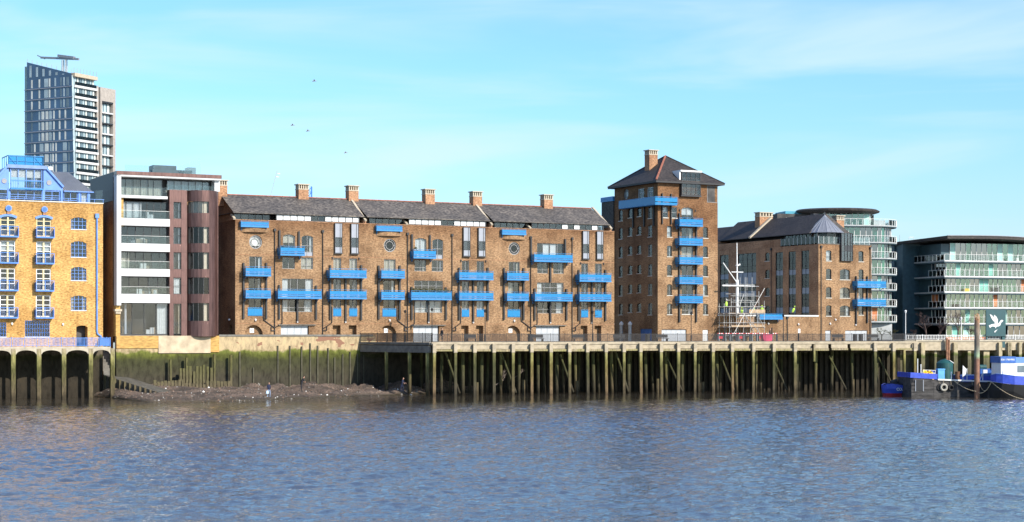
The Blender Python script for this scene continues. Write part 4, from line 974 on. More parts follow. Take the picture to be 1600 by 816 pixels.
# left end wall closing the court
mb = MB(); mb.box(x0 + .3, x1, SY + .22, SY + 14, 6.44, 21.9); T.part('wall', mb, 'wing_brick', label='rear part of the wing')
mb = MB(); mb.quad((e0, SY + .52, 22.0), (rx, SY + .52, 25.0), (rx, SY + 14, 25.0), (e0, SY + 14, 22.0)); mb.quad((e1, SY + .52, 22.0), (e1, SY + 14, 22.0), (rx, SY + 14, 25.0), (rx, SY + .52, 25.0)); T.part('roof', mb, 'dark_slate')
# ------------------------------------------------------------------ modern block with white balconies and a wine-coloured metal bay
T = Thing('modern_block', 'modern apartment block with white balcony fronts and wine metal round bay', 'building', M, (-8.6, 4, 7.4))
FF = Face(T, (-14.9, 0)); U = lambda x: x + 14.9
x0, x1 = -14.9, -2.0
# storeys: glazed loggias on the left
L0, L1 = -14.4, -8.5
lv = [(7.45, 11.18, 4, 'g6'), (12.3, 14.32, 5, 'g5'), (15.38, 17.32, 6, 'g4'), (18.43, 20.4, 6, 'g3'), (21.45, 23.42, 7, 'g2')]
for zb, zt, nc, nm in lv:
    y = .35 if nm != 'g6' else .12
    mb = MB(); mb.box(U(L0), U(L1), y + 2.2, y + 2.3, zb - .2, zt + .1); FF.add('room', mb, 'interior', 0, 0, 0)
    cu = {'g6': 'R', 'g5': '', 'g4': 'L', 'g3': '', 'g2': 'f'}[nm]
    FF.window(U(L0), U(L1), zb - .05, zt + .05, nc, fm='dark_frame', cur=cu, cut=False, out=y, fw=.07, gm='glass')
    if nm != 'g6':
        FF.add('floor_slab', bx(U(L0) + .01, U(L1) - .01, -.6, y + 2.2, 0, .12), 'white_render', 0, 0, zb - .18)
        g = bx(0, L1 - L0 - .02, -.012, .012, 0, .95); FF.add('glass_balustrade', g, 'clear_glass', U(L0) + .01, -.62, zb - .12)
        FF.add('balustrade_rail', bx(0, L1 - L0 - .02, -.02, .02, 0, .04), 'steel_tube', U(L0) + .01, -.62, zb + .84)
    for k in range(5): 
        w = rnd.uniform(.3, .8); FF.add('furniture', bx(0, w, 0, .4, 0, rnd.uniform(.4, 1.0)), rnd.choice(['curtain_white', 'curtain_grey', 'board_wood']), U(L0) + rnd.uniform(.3, 5.0), y + .6, zb - .05)
for zb, zt in ((11.22, 12.28), (14.42, 15.32), (17.42, 18.36), (20.5, 21.38)):
    for (a, b_) in ((L0 - .1, (L0 + L1) / 2 - .006), ((L0 + L1) / 2 + .006, L1 + .02)): FF.add('balcony_front', bx(0, b_ - a, -.70, .34, 0, zt - zb), 'white_render', U(a), 0, zb)
FF.add('column', (lambda m_: (m_.tube((0, .6, 7.45), (0, .6, 11.2), .16, 10), m_)[1])(MB()), 'white_render', U(-13.6), 0, 0)
# wine cladding flat bay: panels left of the round bay
for (a, b_) in ((-8.45, -7.95), (-6.98, -6.25)):
    zz = [7.2, 9.0, 11.2, 13.3, 15.2, 17.4, 19.3, 21.4, 23.3, 25.0]
    for p, q in zip(zz, zz[1:]): FF.add('cladding_panel', bx(.004, b_ - a - .004, -.42 - rnd.uniform(0, .012), .3, .004, q - p - .004), 'wine_metal', U(a), 0, p)
for zb, zt, zp in ((7.45, 11.15, 12.32), (12.32, 14.33, 15.36), (15.36, 17.4, 18.42), (18.42, 20.45, 21.5), (21.5, 23.52, 25.0)):
    big = zb < 8
    FF.window(U(-7.95), U(-6.98), zb, zt, 1, rows=(.5,) if not big else (.3,), fm='dark_frame', cut=False, out=-.25, cur='R' if big else '?', fw=.06)
    FF.add('cladding_panel', bx(.004, .962, -.42, .3, .004, zp - zt - .004), 'wine_metal', U(-7.95), 0, zt); FF.add('room', bx(0, .97, .5, .56, 0, zt - zb), 'interior', U(-7.95), 0, zb)
# round bay: banded metal drum with windows
cx, cy, R = -4.25, .55, 2.06
def drum(z0, z1, a0, a1, m_, t=.12, n=14, r=R, nm='cladding_panel'):
    for k in range(n):
        b0, b1 = a0 + (a1 - a0) * k / n, a0 + (a1 - a0) * (k + 1) / n; e = .0015
        q = [(cx + rr * cos(a), cy + rr * sin(a)) for rr, a in ((r, b0 + e), (r, b1 - e), (r - t, b1 - e), (r - t, b0 + e))]
        mb = MB(); mb.prism(q, z0 + .004, z1 - .004); T.part(nm, mb, m_)
A0, A1 = radians(180), radians(360)
WA0, WA1 = radians(188), radians(282)
bands = [(7.18, 9.07), (11.24, 12.36), (14.36, 15.39), (17.42, 18.53), (20.52, 22.23), (23.63, 25.0)]
wins = [(9.07, 11.24), (12.36, 14.36), (15.39, 17.42), (18.53, 20.52), (22.23, 23.63)]
for z0_, z1_ in bands: drum(z0_, z1_, A0, A1, 'wine_metal')
for i, (z0_, z1_) in enumerate(wins):
    drum(z0_, z1_, WA1, A1, 'wine_metal', n=6)
    for k in range(5):
        b0, b1 = WA0 + (WA1 - WA0) * k / 5, WA0 + (WA1 - WA0) * (k + 1) / 5
        p = (cx + (R - .12) * cos(b0), cy + (R - .12) * sin(b0)); q = (cx + (R - .12) * cos(b1), cy + (R - .12) * sin(b1))
        mb = MB(); mb.beam((p[0], p[1], z0_), (p[0], p[1], z1_), .06, .06)
        if k == 4: mb.beam((q[0], q[1], z0_), (q[0], q[1], z1_), .07, .07)
        w = T.part('window', mb, 'dark_frame'); mb = MB(); mb.quad((p[0], p[1], z0_), (q[0], q[1], z0_), (q[0], q[1], z1_), (p[0], p[1], z1_)); T.part('pane', mb, 'glass', parent=w)
        if (i in (4,) or (k in (0, 4) and i != 1)):
            mb = MB(); f = .86; mb.quad((cx + (p[0] - cx) * f, cy + (p[1] - cy) * f, z0_), (cx + (q[0] - cx) * f, cy + (q[1] - cy) * f, z0_), (cx + (q[0] - cx) * f, cy + (q[1] - cy) * f, z1_), (cx + (p[0] - cx) * f, cy + (p[1] - cy) * f, z1_)); T.part('curtain', mb, 'curtain_cream', parent=w)
    T.part('room', bx(cx - 1.2, cx + 1.2, cy + 1.2, cy + 1.3, z0_ - .1, z1_ + .1), 'interior')
for z in (9.0, 12.3, 15.33, 18.47, 22.15, 24.97, 7.2):
    mb = MB(); mb.prism([(cx + (R - .13) * cos(a), cy + (R - .13) * sin(a)) for a in [A0 + (A1 - A0) * k / 16 for k in range(17)]], z - .05, z); T.part('floor_slab', mb, 'dark_concrete' if z > 8 else 'wine_metal')
mb = MB(); mb.box(cx + R - .1, x1 + .02, cy, 8, 7.2, 25.0); T.part('side_wall', mb, 'wine_metal')
# top storey behind the terrace
mb = MB(); FF.window(U(-14.35), U(-8.95), 24.2, 26.25, 6, fm='dark_frame', cut=False, out=.9, cur='F', cols=(.16, .33, .5, .67, .8)); FF.window(U(-8.4), U(-3.0), 24.9, 26.25, 6, fm='dark_frame', cut=False, out=.9, cur='F')
T.part('room', bx(-14.5, -2.6, 1.5, 1.6, 24, 26.5), 'interior'); T.part('terrace_slab', bx(-14.45, -8.7, -.5, 1.0, 23.83, 24.15), 'white_render'); T.part('terrace_slab', bx(-8.7, -2.1, .3, 8, 24.7, 24.99), 'dark_concrete')
T.part('glass_balustrade', bx(-14.4, -8.8, -.48, -.46, 24.15, 25.2), 'clear_glass'); T.part('glass_balustrade', bx(-8.7, -2.6, .0, .02, 25.0, 25.65), 'clear_glass')
T.part('side_frame', bx(-14.98, -14.45, -.75, .6, 10.9, 26.7), 'white_render', label='tall white frame edge'); T.part('side_frame', bx(-2.75, -2.1, -.3, 1.3, 25.0, 26.35), 'white_render')
T.part('roof_fascia', bx(-14.98, -2.1, -.75, .9, 26.35, 26.55), 'white_render'); T.part('roof_coping', bx(-15.0, -2.0, -.8, 9.5, 26.56, 26.98), 'wine_metal')
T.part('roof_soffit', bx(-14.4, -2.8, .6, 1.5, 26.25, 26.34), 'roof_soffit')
T.part('pier', bx(-14.98, -14.45, -.3, .8, 7.2, 10.9), 'ochre_brickwork'); T.part('pier', bx(-14.44, -14.0, -.1, .34, 20.4, 24.0), 'ochre_brickwork')
mb = MB(); mb.box(-15.15, -14.3, -.6, .2, 10.2, 10.45); mb.box(-15.02, -14.42, -.5, .2, 9.9, 10.2); T.part('corbel', mb, 'cream_stone')
SD = Face(T, (-14.985, 12.0), -90); SD.wall(0, 11.1, 2.0, 23.5, 'brown_brick', label='dark brick side wall'); 
for k in range(26): SD.add('cladding_seam', bx(0, .40, -.05, .02, 0, 3.4), 'anthracite_seam', k * .432, 0, 23.52)
T.part('wall', bx(-14.96, -2.02, 9.6, 9.7, 6.5, 26.5), 'brown_brick')
mb = MB(); mb.quad((-2.0, .5, 6.5), (-2.0, 11, 6.5), (-2.0, 11, 25), (-2.0, .5, 25)); T.part('side_wall', mb, 'wine_metal')
T.part('plinth', bx(-14.4, -2.2, .0, 2.4, 6.5, 7.36), 'dark_concrete'); T.part('inner_wall', bx(-8.55, -8.46, .3, 2.6, 7.4, 25), 'interior')
T.part('plant_room', bx(-9.3, -6.4, 3.6, 5.6, 26.9, 28.3), 'dark_teal'); T.part('planter_hedge', bx(-9.7, -4.7, 2.6, 3.2, 26.9, 27.7), 'dark_teal'); T.part('plant_room', bx(-4.9, -3.9, 3.6, 5, 26.9, 28.2), 'dark_teal')
mb = MB(); mb.poly([(-6.4, 2.6, 26.9), (-3.6, 2.6, 26.9), (-3.6, 2.6, 29.3), (-6.4, 2.6, 28.2)]); T.part('glass_screen', mb, 'screen_glass'); T.part('glass_screen', bx(-13.0, -9.4, 3, 3.03, 26.9, 28.1), 'clear_glass')

# ------------------------------------------------------------------ yellow warehouse with blue attic
T = Thing('yellow_warehouse', 'yellow stock brick warehouse with sky-blue attic and small blue balconies', 'building', M, (-24, 5, 6.0))
x0, x1 = -36.0, -16.45
FF = Face(T, (x0, 0)); U = lambda x: x - x0
for xx in (-23.42, -27.55, -31.7):
    for k, (zb, zt) in enumerate(((18.95, 21.25), (15.75, 18.35), (12.6, 15.13), (9.5, 12.02))):
        cx = xx - .02 * k; FF.window(U(cx - .86), U(cx + .86), zb, zt, 2, rows=(.3, .55, .78), fm='white_frame' if k else 'cream_frame', cur=['', 'h', '', ''][k], kind='arch' if k == 0 else 'rect', fw=.10, sill=False)
        FF.add('door_post', bx(-.09, .09, -.05, .08, 0, zt - zb - .1), 'cream_frame', U(cx), .10, zb)
        if k == 0:
            mb = MB(); n = 8; a = [(-.98 + 1.96 * j / n, -.26 * ((-.98 + 1.96 * j / n) / .98) ** 2) for j in range(n + 1)]
            for (p, q) in zip(a, a[1:]): mb.beam((p[0], -.06, p[1]), (q[0], -.06, q[1]), .12, .26)
            FF.add('arch_lintel', mb, 'sky_blue_paint', U(cx), 0, 21.33)
        zt_ = (20.02, 16.95, 13.75, 10.58)[k]
        mb = MB(); w = 1.06; h = 1.15
        if not (k == 1 and xx == -23.42):
            pass
        mb.box(-w, w, -.78, -.003, -.14, .02); mb.box(-w, w, -.80, -.74, h - .06, h)
        for j in range(3): mb.box(-w + j * (w - .03), -w + j * (w - .03) + .06, -.79, -.75, .02, h - .06)
        mb.box(-w, -w + .04, -.74, 0, h - .06, h); mb.box(w - .04, w, -.74, 0, h - .06, h)
        for j in range(14): mb.box(-w + .1 + j * .15, -w + .115 + j * .15, -.78, -.765, .02, h - .06)
        bo = FF.add('balcony', mb, 'railing_blue', U(cx + .03), 0, zt_ - h)
        link('side_panel', cached('ysp', lambda: bx(-.01, .01, -.74, 0, 0, .9).mesh('side_panel', ['deep_blue_paint'])), bo, (w, 0, .05)); link('side_panel', CACHE['ysp'], bo, (-w, 0, .05))
    mb = MB(); mb.tube((0, -.02, 0), (0, -.22, 0), .36, 16); mb.tube((0, -.221, 0), (0, -.26, 0), .24, 14, 1); FF.add('tie_plate', mb, ['sky_blue_paint', 'deep_blue_paint'], U(xx + .05), 0, 22.12)
    FF.add('loading_hook', bx(-.2, .2, -.2, -.003, 0, .3), 'wing_brick', U(xx + .05), 0, 21.45)
for k, (zb, zt) in enumerate(((19.9, 21.33), (16.6, 18.5), (13.83, 15.45), (10.28, 12.05))): FF.window(U(-20.25), U(-18.42), zb, zt, 4, rows=(.25, .5, .75) if k else (.33, .66), fm='sky_blue_paint', kind='arch', sill=True, cur=['g', '', 'G', 'B'][k], fw=.05)
FF.window(U(-25.6), U(-22.75), 7.15, 9.05, 10, rows=(.25, .5, .75), fm='deep_blue_paint', fw=.05, sill=True, cur='', dp=.1); FF.window(U(-30.2), U(-27.75), 7.15, 8.8, 8, rows=(.25, .5, .75), fm='deep_blue_paint', fw=.05, sill=True, cur='', dp=.1)
FF.hole(U(-19.62), U(-18.28), 6.0, 8.5, 1.2, 'arch', 'dark')
for x, z in ((-27.1, 8.6), (-21.2, 8.55)): wall_lamp(FF, U(x), z)
mb = MB(); mb.tube((0, -.14, 7.9), (0, -.14, 21.4), .10, 8); mb.path([(0, -.14, 7.9), (.05, -.14, 7.5), (.5, -.14, 7.2), (.5, -.14, 6.2)], .1, 8); mb.box(-.22, .22, -.3, -.02, 21.3, 21.8); FF.add('downpipe', mb, 'sky_blue_paint', U(-17.2), 0, 0)
FF.wall(0, x1 - x0, 5.9, 23.0, ['yellow_brick', 'interior']); FF.add('parapet_coping', bx(-.02, x1 - x0 + .05, -.09, .35, 23.003, 23.12), 'sill_stone', 0, 0, 0)
RS = Face(T, (x1, 0), 90); RS.wall(0, 12, 2.0, 23.0, 'yellow_brick')
T.part('roof_deck', bx(x0, x1 - .01, .36, 12, 22.6, 22.95), 'zinc'); T.part('wall', bx(x0, x1 - .01, 11.9, 12, 5.9, 23), 'yellow_brick'); T.part('wall', bx(x0 - .1, x0, 0, 12, 5.9, 23), 'yellow_brick')
# attic: gabled glazed centre
AF = Face(T, (0, 1.2))
zc, zt = 24.45, 27.2
mb = MB(); mb.extr([(-29.6, 24.5), (-27.2, 27.15), (-27.2, 24.5)], 0, .2); AF.add('gable_panel', mb, 'sky_blue_paint', 0, 0, 0); mb = MB(); mb.extr([(-23.2, 24.5), (-23.2, 27.15), (-22.9, 27.15), (-20.95, 25.0), (-20.95, 24.5)], 0, .2); AF.add('gable_panel', mb, 'sky_blue_paint', 0, 0, 0)
for (p, q) in (((-29.9, 24.3), (-27.3, 27.25)), ((-23.0, 27.25), (-20.9, 24.95))):
    mb = MB(); mb.beam((p[0], -.12, p[1]), (q[0], -.12, q[1]), .25, .22); AF.add('verge_board', mb, 'sky_blue_paint', 0, 0, 0)
AF.add('verge_board', bx(-27.4, -22.9, -.25, .2, 26.95, 27.35), 'blue_zinc', 0, 0, 0)
AF.window(-27.05, -23.35, 24.62, 26.9, 4, rows=(.42,), fm='sky_blue_paint', cut=False, out=.05, fw=.09, cur='h'); AF.add('balcony_rail', bx(-27.1, -23.3, -.5, -.46, 25.4, 25.46), 'blue_paint', 0, 0, 0)
mb = MB()
for k in range(16): mb.box(-27.05 + k * .25, -27.03 + k * .25, -.49, -.47, 24.6, 25.4)
mb.box(-27.1, -23.3, -.5, 0, 24.45, 24.6); AF.add('balcony', mb, 'blue_paint', 0, 0, 0)
for (a, b_, n) in ((-30.5, -27.35, 3), (-27.1, -23.35, 4), (-23.1, -21.3, 2), (-20.85, -19.2, 2)): AF.window(a, b_, 23.35, 24.42, n, rows=(.5,) if a < -21 else (), fm='sky_blue_paint', cut=False, out=.05, fw=.07, cur='')
for x in (-27.22, -23.22, -21.08, -18.98, -17.85): AF.add('pilaster', bx(x - .12, x + .12, -.08, .2, 23.12, 24.5), 'sky_blue_paint', 0, 0, 0)
AF.window(-18.8, -18.0, 23.2, 24.4, 1, fm='sky_blue_paint', cut=False, out=.05, cur='F')
AF.add('attic_wall', bx(-35, -17.75, .9, 1.0, 23.0, 24.5), 'interior', 0, 0, 0); AF.add('attic_wall', bx(-17.8, -17.7, .0, 6, 23.0, 24.4), 'sky_blue_paint', 0, 0, 0)
for x, z in ((-22.55, 25.4), (-27.75, 25.4)):
    mb = MB(); mb.tube((0, -.02, 0), (0, -.08, 0), .30, 16); AF.add('round_vent', mb, 'curtain_grey', x, 0, z)
mb = MB(); mb.quad((-20.9, 1.2, 24.5), (-17.4, 1.0, 24.5), (-19.6, 4.0, 26.95), (-22.3, 4.0, 26.95)); mb.quad((-17.4, 1.0, 24.5), (-17.4, 8, 24.5), (-19.6, 8, 26.95), (-19.6, 4.0, 26.95)); T.part('attic_roof', mb, 'zinc')
for k in range(16):
    t = (k + .5) / 16; mb = MB(); mb.beam((-20.9 + 3.5 * t, 1.17 - .2 * t, 24.54), (-22.3 + 2.7 * t, 3.97, 26.98), .04, .06); T.part('roof_seam', mb, 'grey_panel')
mb = MB(); mb.quad((-27.2, 1.3, 27.2), (-22.95, 1.3, 27.2), (-22.95, 9, 27.2), (-27.2, 9, 27.2)); mb.quad((-22.95, 1.3, 27.2), (-20.9, 1.3, 24.9), (-20.9, 9, 24.9), (-22.95, 9, 27.2)); mb.quad((-29.9, 1.3, 24.4), (-27.2, 1.3, 27.2), (-27.2, 9, 27.2), (-29.9, 9, 24.4)); T.part('attic_roof', mb, 'blue_zinc')
T.part('eaves_gutter', bx(-20.85, -17.3, .9, 1.15, 24.38, 24.5), 'sky_blue_paint')
mb = MB()
for k in range(5): x = -27.2 + k; mb.box(x - .04, x + .04, 1.5, 1.58, 27.2, 28.5)
mb.box(-27.25, -23.1, 1.48, 1.6, 28.42, 28.5); mb.box(-27.25, -23.1, 1.5, 1.58, 27.8, 27.86); mb.beam((-27.2, 1.5, 28.4), (-26.2, 1.5, 27.3), .04, .04); mb.beam((-24.2, 1.5, 28.4), (-23.2, 1.5, 27.3), .04, .04)
for k in range(4): y = 1.5 + k * 1.2; mb.box(-27.24, -27.16, y, y + .08, 27.2, 28.5); mb.box(-23.24, -23.16, y, y + .08, 27.2, 28.5)
mb.box(-27.25, -27.15, 1.5, 5.2, 28.42, 28.5); mb.box(-23.25, -23.15, 1.5, 5.2, 28.42, 28.5); pr = T.part('platform_railing', mb, 'blue_paint'); T.part('mesh_panel', bx(-27.2, -23.2, 1.6, 1.62, 27.3, 28.4), 'blue_mesh', parent=pr, label='blue mesh screen')
T.part('satellite_box', bx(-22.4, -21.9, 2.2, 2.6, 27.0, 27.4), 'white_frame'); mb = MB(); mb.box(-36, -16.3, .02, .06, 23.5, 23.55)
for k in range(20): mb.box(-36 + k * 1.03, -35.96 + k * 1.03, .02, .06, 23.12, 23.5)
T.part('parapet_rail', mb, 'sky_blue_paint'); T.part('glass_screen', bx(-17.3, -16.5, .1, .13, 23.12, 24.6), 'clear_glass')
# walkway on posts with shallow arches in front of it
wk = Thing('river_walkway', 'concrete walkway on tall posts with shallow arches below the yellow warehouse', 'walkway', M, (-24, -4, 1))
wy = -5.0; wk.part('deck_slab', bx(-38, M.fx(173, wy), wy, -.003, 5.80, 6.0), 'concrete')
ps = [M.fx(p, wy) for p in (-95, -57, -19, 21, 61, 100, 142, 176)]
for i, x in enumerate(ps):
    wk.part('post', bx(x - .24, x + .24, wy - .06, wy + .42, -1, 5.797), 'jetty_pile')
    wk.part('post', bx(x + .5, x + .8, -2.2, -1.9, -1, 5.79), 'jetty_pile')
for a, b_ in zip(ps, ps[1:]):
    a += .243; b_ -= .243; mb = MB(); n = 10; arc = [(a + (b_ - a) * k / n, 5.1 + .52 * sqrt(max(0, 1 - (2 * k / n - 1) ** 2))) for k in range(n + 1)]
    for (p, q) in zip(arc, arc[1:]):
        mb.quad((p[0], wy, p[1]), (q[0], wy, q[1]), (q[0], wy, 5.797), (p[0], wy, 5.797)); mb.quad((p[0], wy, p[1]), (p[0], wy + .3, p[1]), (q[0], wy + .3, q[1]), (q[0], wy, q[1]))
    wk.part('arch', mb, 'concrete')
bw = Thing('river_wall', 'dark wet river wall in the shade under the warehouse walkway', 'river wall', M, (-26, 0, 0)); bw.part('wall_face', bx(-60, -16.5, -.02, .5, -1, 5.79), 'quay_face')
railing('walkway_railing', 'bright blue railing along the walkway below the yellow warehouse', M, (-38, wy + .05), (M.fx(173, wy) - .05, wy + .05), 6.0, 1.05, 'railing_blue', 1.45, gap=.14)
railing('walkway_railing', 'short blue railing closing the right end of the walkway', M, (M.fx(173, wy) - .03, wy + .15), (M.fx(173, wy) - .03, -.1), 6.0, 1.05, 'railing_blue', 1.6, gap=.14)
plain('high_rise_glass', (.035, .075, .15), .12, .0, var=.35, scale=.12, spec=.9)
plain('tower_slot', (.34, .42, .44), .25, var=.3, scale=.3, spec=.7); plain('tower_slot_dark', (.115, .16, .185), .15, var=.4, scale=.3, spec=.8); plain('tower_slot_pale', (.62, .64, .58), .5, var=.2, scale=.3); plain('tower_slot_blue', (.12, .30, .42), .15, var=.2, scale=.2, spec=.8)
plain('barge_timber', (.050, .046, .044), .75, var=.65, scale=1.3, bumpy=.5, stretch=(1, 1, 2.5)); plain('light_teal', (.05, .30, .40), .5)
def rustm():
    m, nt, b = nodes_of('pile_rust'); g = nt.nodes.new('ShaderNodeNewGeometry'); s = nt.nodes.new('ShaderNodeSeparateXYZ'); nt.links.new(g.outputs['Position'], s.inputs[0])
    n0 = noise(nt, 1.6, 5, g.outputs['Position'], .7, (1, 1, .5)); ad = N(nt, 'ShaderNodeMath', operation='MULTIPLY_ADD'); ad.inputs[1].default_value = 1.2; nt.links.new(n0, ad.inputs[0]); nt.links.new(s.outputs[2], ad.inputs[2])
    mr = N(nt, 'ShaderNodeMapRange'); mr.inputs['From Min'].default_value = 0; mr.inputs['From Max'].default_value = 11; nt.links.new(ad.outputs[0], mr.inputs['Value'])
    c = ramp(nt, mr.outputs[0], [(0, (.10, .055, .035)), (.1, (.26, .14, .085)), (.46, (.24, .13, .09)), (.50, (.30, .42, .26)), (.56, (.20, .22, .17)), (.62, (.17, .15, .12)), (.8, (.25, .19, .14)), (.93, (.40, .20, .10))]); c = mixc(nt, .8, c, ramp(nt, n0, [(.35, (.5, .48, .46)), (.6, (1.2, 1.15, 1.1))]), 'MULTIPLY'); nt.links.new(c, b.inputs['Base Color']); b.inputs['Roughness'].default_value = .85; bump(nt, b, n0, .5, .04)
rustm()
# ------------------------------------------------------------------ glass apartment blocks on the right
def glazed_row(Fc, u0, u1, zb, zt, pw, rr, mix):
    n = max(1, round((u1 - u0) / pw)); w = (u1 - u0) / n; run = ''
    fmk = lambda: (lambda m_: ([m_.box(-.035, .035, -.06, .06, 0, zt - zb)], m_)[1])(MB()).mesh('mullion', ['white_frame'])
    mull = cached(('mul', round(zt - zb, 2)), fmk)
    k = 0
    for i in range(n):
        if k <= 0: run = rr.choices(['g', 'd', 'm', 'p', 'o'], mix)[0]; k = rr.choice([1, 2, 2, 3]) if run != 'o' else 1
        k -= 1
        mname = {'g': 'green_glass', 'd': 'tower_glass', 'm': 'mint_panel', 'p': 'pale_mint', 'o': 'terracotta_panel'}[run]
        Fc.put('window', pane_mesh(round(w - .02, 2), round(zt - zb, 2), mname), u0 + (i + .5) * w, .02, (zb + zt) / 2)
        if run in 'mp' and rr.random() < .75: Fc.put('pane', pane_mesh(round(w - .06, 2), round(zt - zb, 2), 'green_glass'), u0 + (i + .5) * w, -.03, (zb + zt) / 2)
        if i % 1 == 0: Fc.put('mullion', mull, u0 + i * w, 0, zb)
        if run in 'dg' and rr.random() < .15: Fc.put('curtain', curtain_mesh(round(w * .6, 1), round(zt - zb - .1, 1), rr.choice(['curtain_white', 'curtain_cream'])), u0 + i * w + .1, .25, zb + .02)
    Fc.put('mullion', mull, u1, 0, zb)
def balus(Fc, u0, u1, y, z, gap=1.15):
    n = max(1, round((u1 - u0) / gap)); w = (u1 - u0) / n
    def mk():
        mb = MB(); mb.box(-.022, .022, -.03, .03, -.16, 1.08); return mb.mesh('baluster', ['white_frame'])
    bm_ = cached('balu', mk)
    for i in range(n + 1):
        Fc.put('baluster', bm_, u0 + i * w, y, z)
        if i < n: Fc.put('glass_panel', pane_mesh(round(w - .05, 2), .86, 'clear_glass'), u0 + (i + .5) * w, y, z + .5)
    Fc.add('handrail', bx(0, u1 - u0, -.025, .025, 0, .045), 'white_frame', u0, y, z + 1.05)
rr = random.Random(11)
T = Thing('glass_block', 'low green-glass apartment block under a dark curved roof at the right edge', 'building', G, (12, 5, 6.44))
FF = Face(T, (0, 0)); SL = [9.1, 11.9, 14.65, 17.4, 20.15]
SDf = Face(T, (0, 11.0), -90)
for i, z in enumerate(SL):
    T.part('floor_slab', bx(-1.15, 30, -1.3, 11.2, z - .02, z + .22), 'slab_grey'); T.part('slab_edge', bx(-1.16, 30, -1.34, -1.303, z + .06, z + .24), 'white_frame')
    T.part('slab_soffit', bx(-1.1, 30, -1.2, 11, z - .2, z - .023), 'dark_teal')
    zt = SL[i + 1] - .22 if i < 4 else 23.6
    if i < 4: glazed_row(FF, 0.05, 30, z + .24, zt, .98, rr, [6, 4, 3, 1, 1])
    if i < 4:
        glazed_row(SDf, 6.5, 10.9, z + .24, zt, 1.1, rr, [4, 5, 1, 0, 1.5]); SDf.add('wall', bx(0, 6.45, -.05, .1, 0, zt - z - .24), 'dark_teal', 0, 0, z + .24)
        balus(SDf, 7.2, 12.1, -1.1, z + .24)
    else: balus(SDf, 1.2, 12.1, -1.1, z + .24)
    balus(FF, -1.1, 30, -1.28, z + .24, 1.0)
Ft = Face(T, (0, 1.2)); glazed_row(Ft, 1.6, 30, 20.4, 23.55, 1.1, rr, [5, 3, 3.5, 1.5, .8])
T.part('wall', bx(-.2, 1.5, 1.3, 9, 20.4, 23.4), 'dark_teal')
glazed_row(FF, 12.8, 30, 6.7, 8.85, 1.2, rr, [4, 4, 1, 1, 1]); glazed_row(FF, .05, 8.2, 6.9, 8.85, 1.2, rr, [1, 0, 2, 4, 0]); T.part('plinth_wall', bx(.05, 8.2, -.05, .3, 6.44, 6.9), 'terracotta_panel')
T.part('core_wall', bx(.3, 30, 2.6, 2.8, 6.44, 23.4), 'interior'); T.part('rear_wall', bx(-3.8, 30, 10.9, 12, 6.44, 23.4), 'dark_teal'); T.part('stair_tower', bx(-3.5, .0, 8.5, 12.5, 6.44, 23.7), 'dark_teal', label='dark stair tower at the left end')
mb = MB(); pts = [(-4.6, 11.5), (-1.8, 4), (-1.2, -2.2)] 
top = []
for k in range(13):
    x = -1.0 + 31 * k / 12; zz = 24.55 + .25 * sin(pi * min(1, (k + 2) / 12)) - .9 * max(0, (k - 3) / 9) ** 2; top.append((x, zz))
for (p, q) in zip(top, top[1:]):
    mb.quad((p[0], -2.0, p[1]), (q[0], -2.0, q[1]), (q[0], 12, q[1] - .5), (p[0], 12, p[1] - .5)); mb.quad((p[0], -2.0, p[1] - .55), (q[0], -2.0, q[1] - .55), (q[0], -2.0, q[1]), (p[0], -2.0, p[1])); mb.quad((p[0], 12, p[1] - 1.1), (q[0], 12, q[1] - 1.1), (q[0], -2.0, q[1] - .55), (p[0], -2.0, p[1] - .55))
p = top[0]; mb.quad((p[0], -2, p[1] - .55), (p[0], -2, p[1]), (-4.4, 12, 24.0), (-4.4, 12, 23.5)); mb.poly([(p[0], -2, p[1]), (p[0], 12, p[1] - .5), (-4.4, 12, 24.0)]); mb.poly([(p[0], -2, p[1] - .55), (-4.4, 12, 23.5), (p[0], 12, p[1] - 1.1)])
T.part('roof', mb, 'dark_slate'); mb = MB()
for (p, q) in zip(top, top[1:]): mb.beam((p[0], -2.06, p[1] + .02), (q[0], -2.06, q[1] + .02), .12, .12)
T.part('roof_edge', mb, 'zinc'); 
mb = MB(); mb.tube((-3.2, 10, 23.6), (-3.2, 10, 25.4), .04, 5); mb.box(-1.9, -1.85, 9, 9.05, 23.7, 25); mb.box(-.9, -.85, 9, 9.05, 23.7, 25); mb.box(-1.9, -.85, 9, 9.05, 24.9, 25); T.part('roof_aerial', mb, 'steel_tube')
for u, z, m_, w, h in ((3.3, 14.85, 'yellow_sack', 1.0, .6), (9.8, 14.9, 'dark_cloth', .6, .8), (1.6, 12.1, 'dark_cloth', .7, .6), (14, 20.4, 'curtain_white', .5, .6)): FF.add('furniture', bx(0, w, -.9, -.4, 0, h), m_, u, 0, z)
# linking dark block
T = Thing('dark_block', 'dark narrow glazed block in the gap between the two glass blocks', 'building', G, (-8, 16, 6.44))
FF = Face(T, (-11.5, 14)); T.part('wall', bx(-14, 1, 14.4, 22, 6.44, 19.6), 'dark_teal')
for z in (6.9, 9.7, 12.5, 15.3):
    for k in range(6): FF.window(k * 1.7 + .2, k * 1.7 + 1.6, z + .2, z + 2.4, 2, fm='dark_frame', gm='tower_glass', cut=False, out=.2, cur='h' if k % 3 == 0 else '')
T.part('roof_slab', bx(-14.2, 1.2, 13.6, 22, 19.61, 19.8), 'black_steel')
for z in (9.3, 12.1, 14.9): T.part('floor_band', bx(-14, 1, 13.9, 14.39, z, z + .35), 'dark_frame')

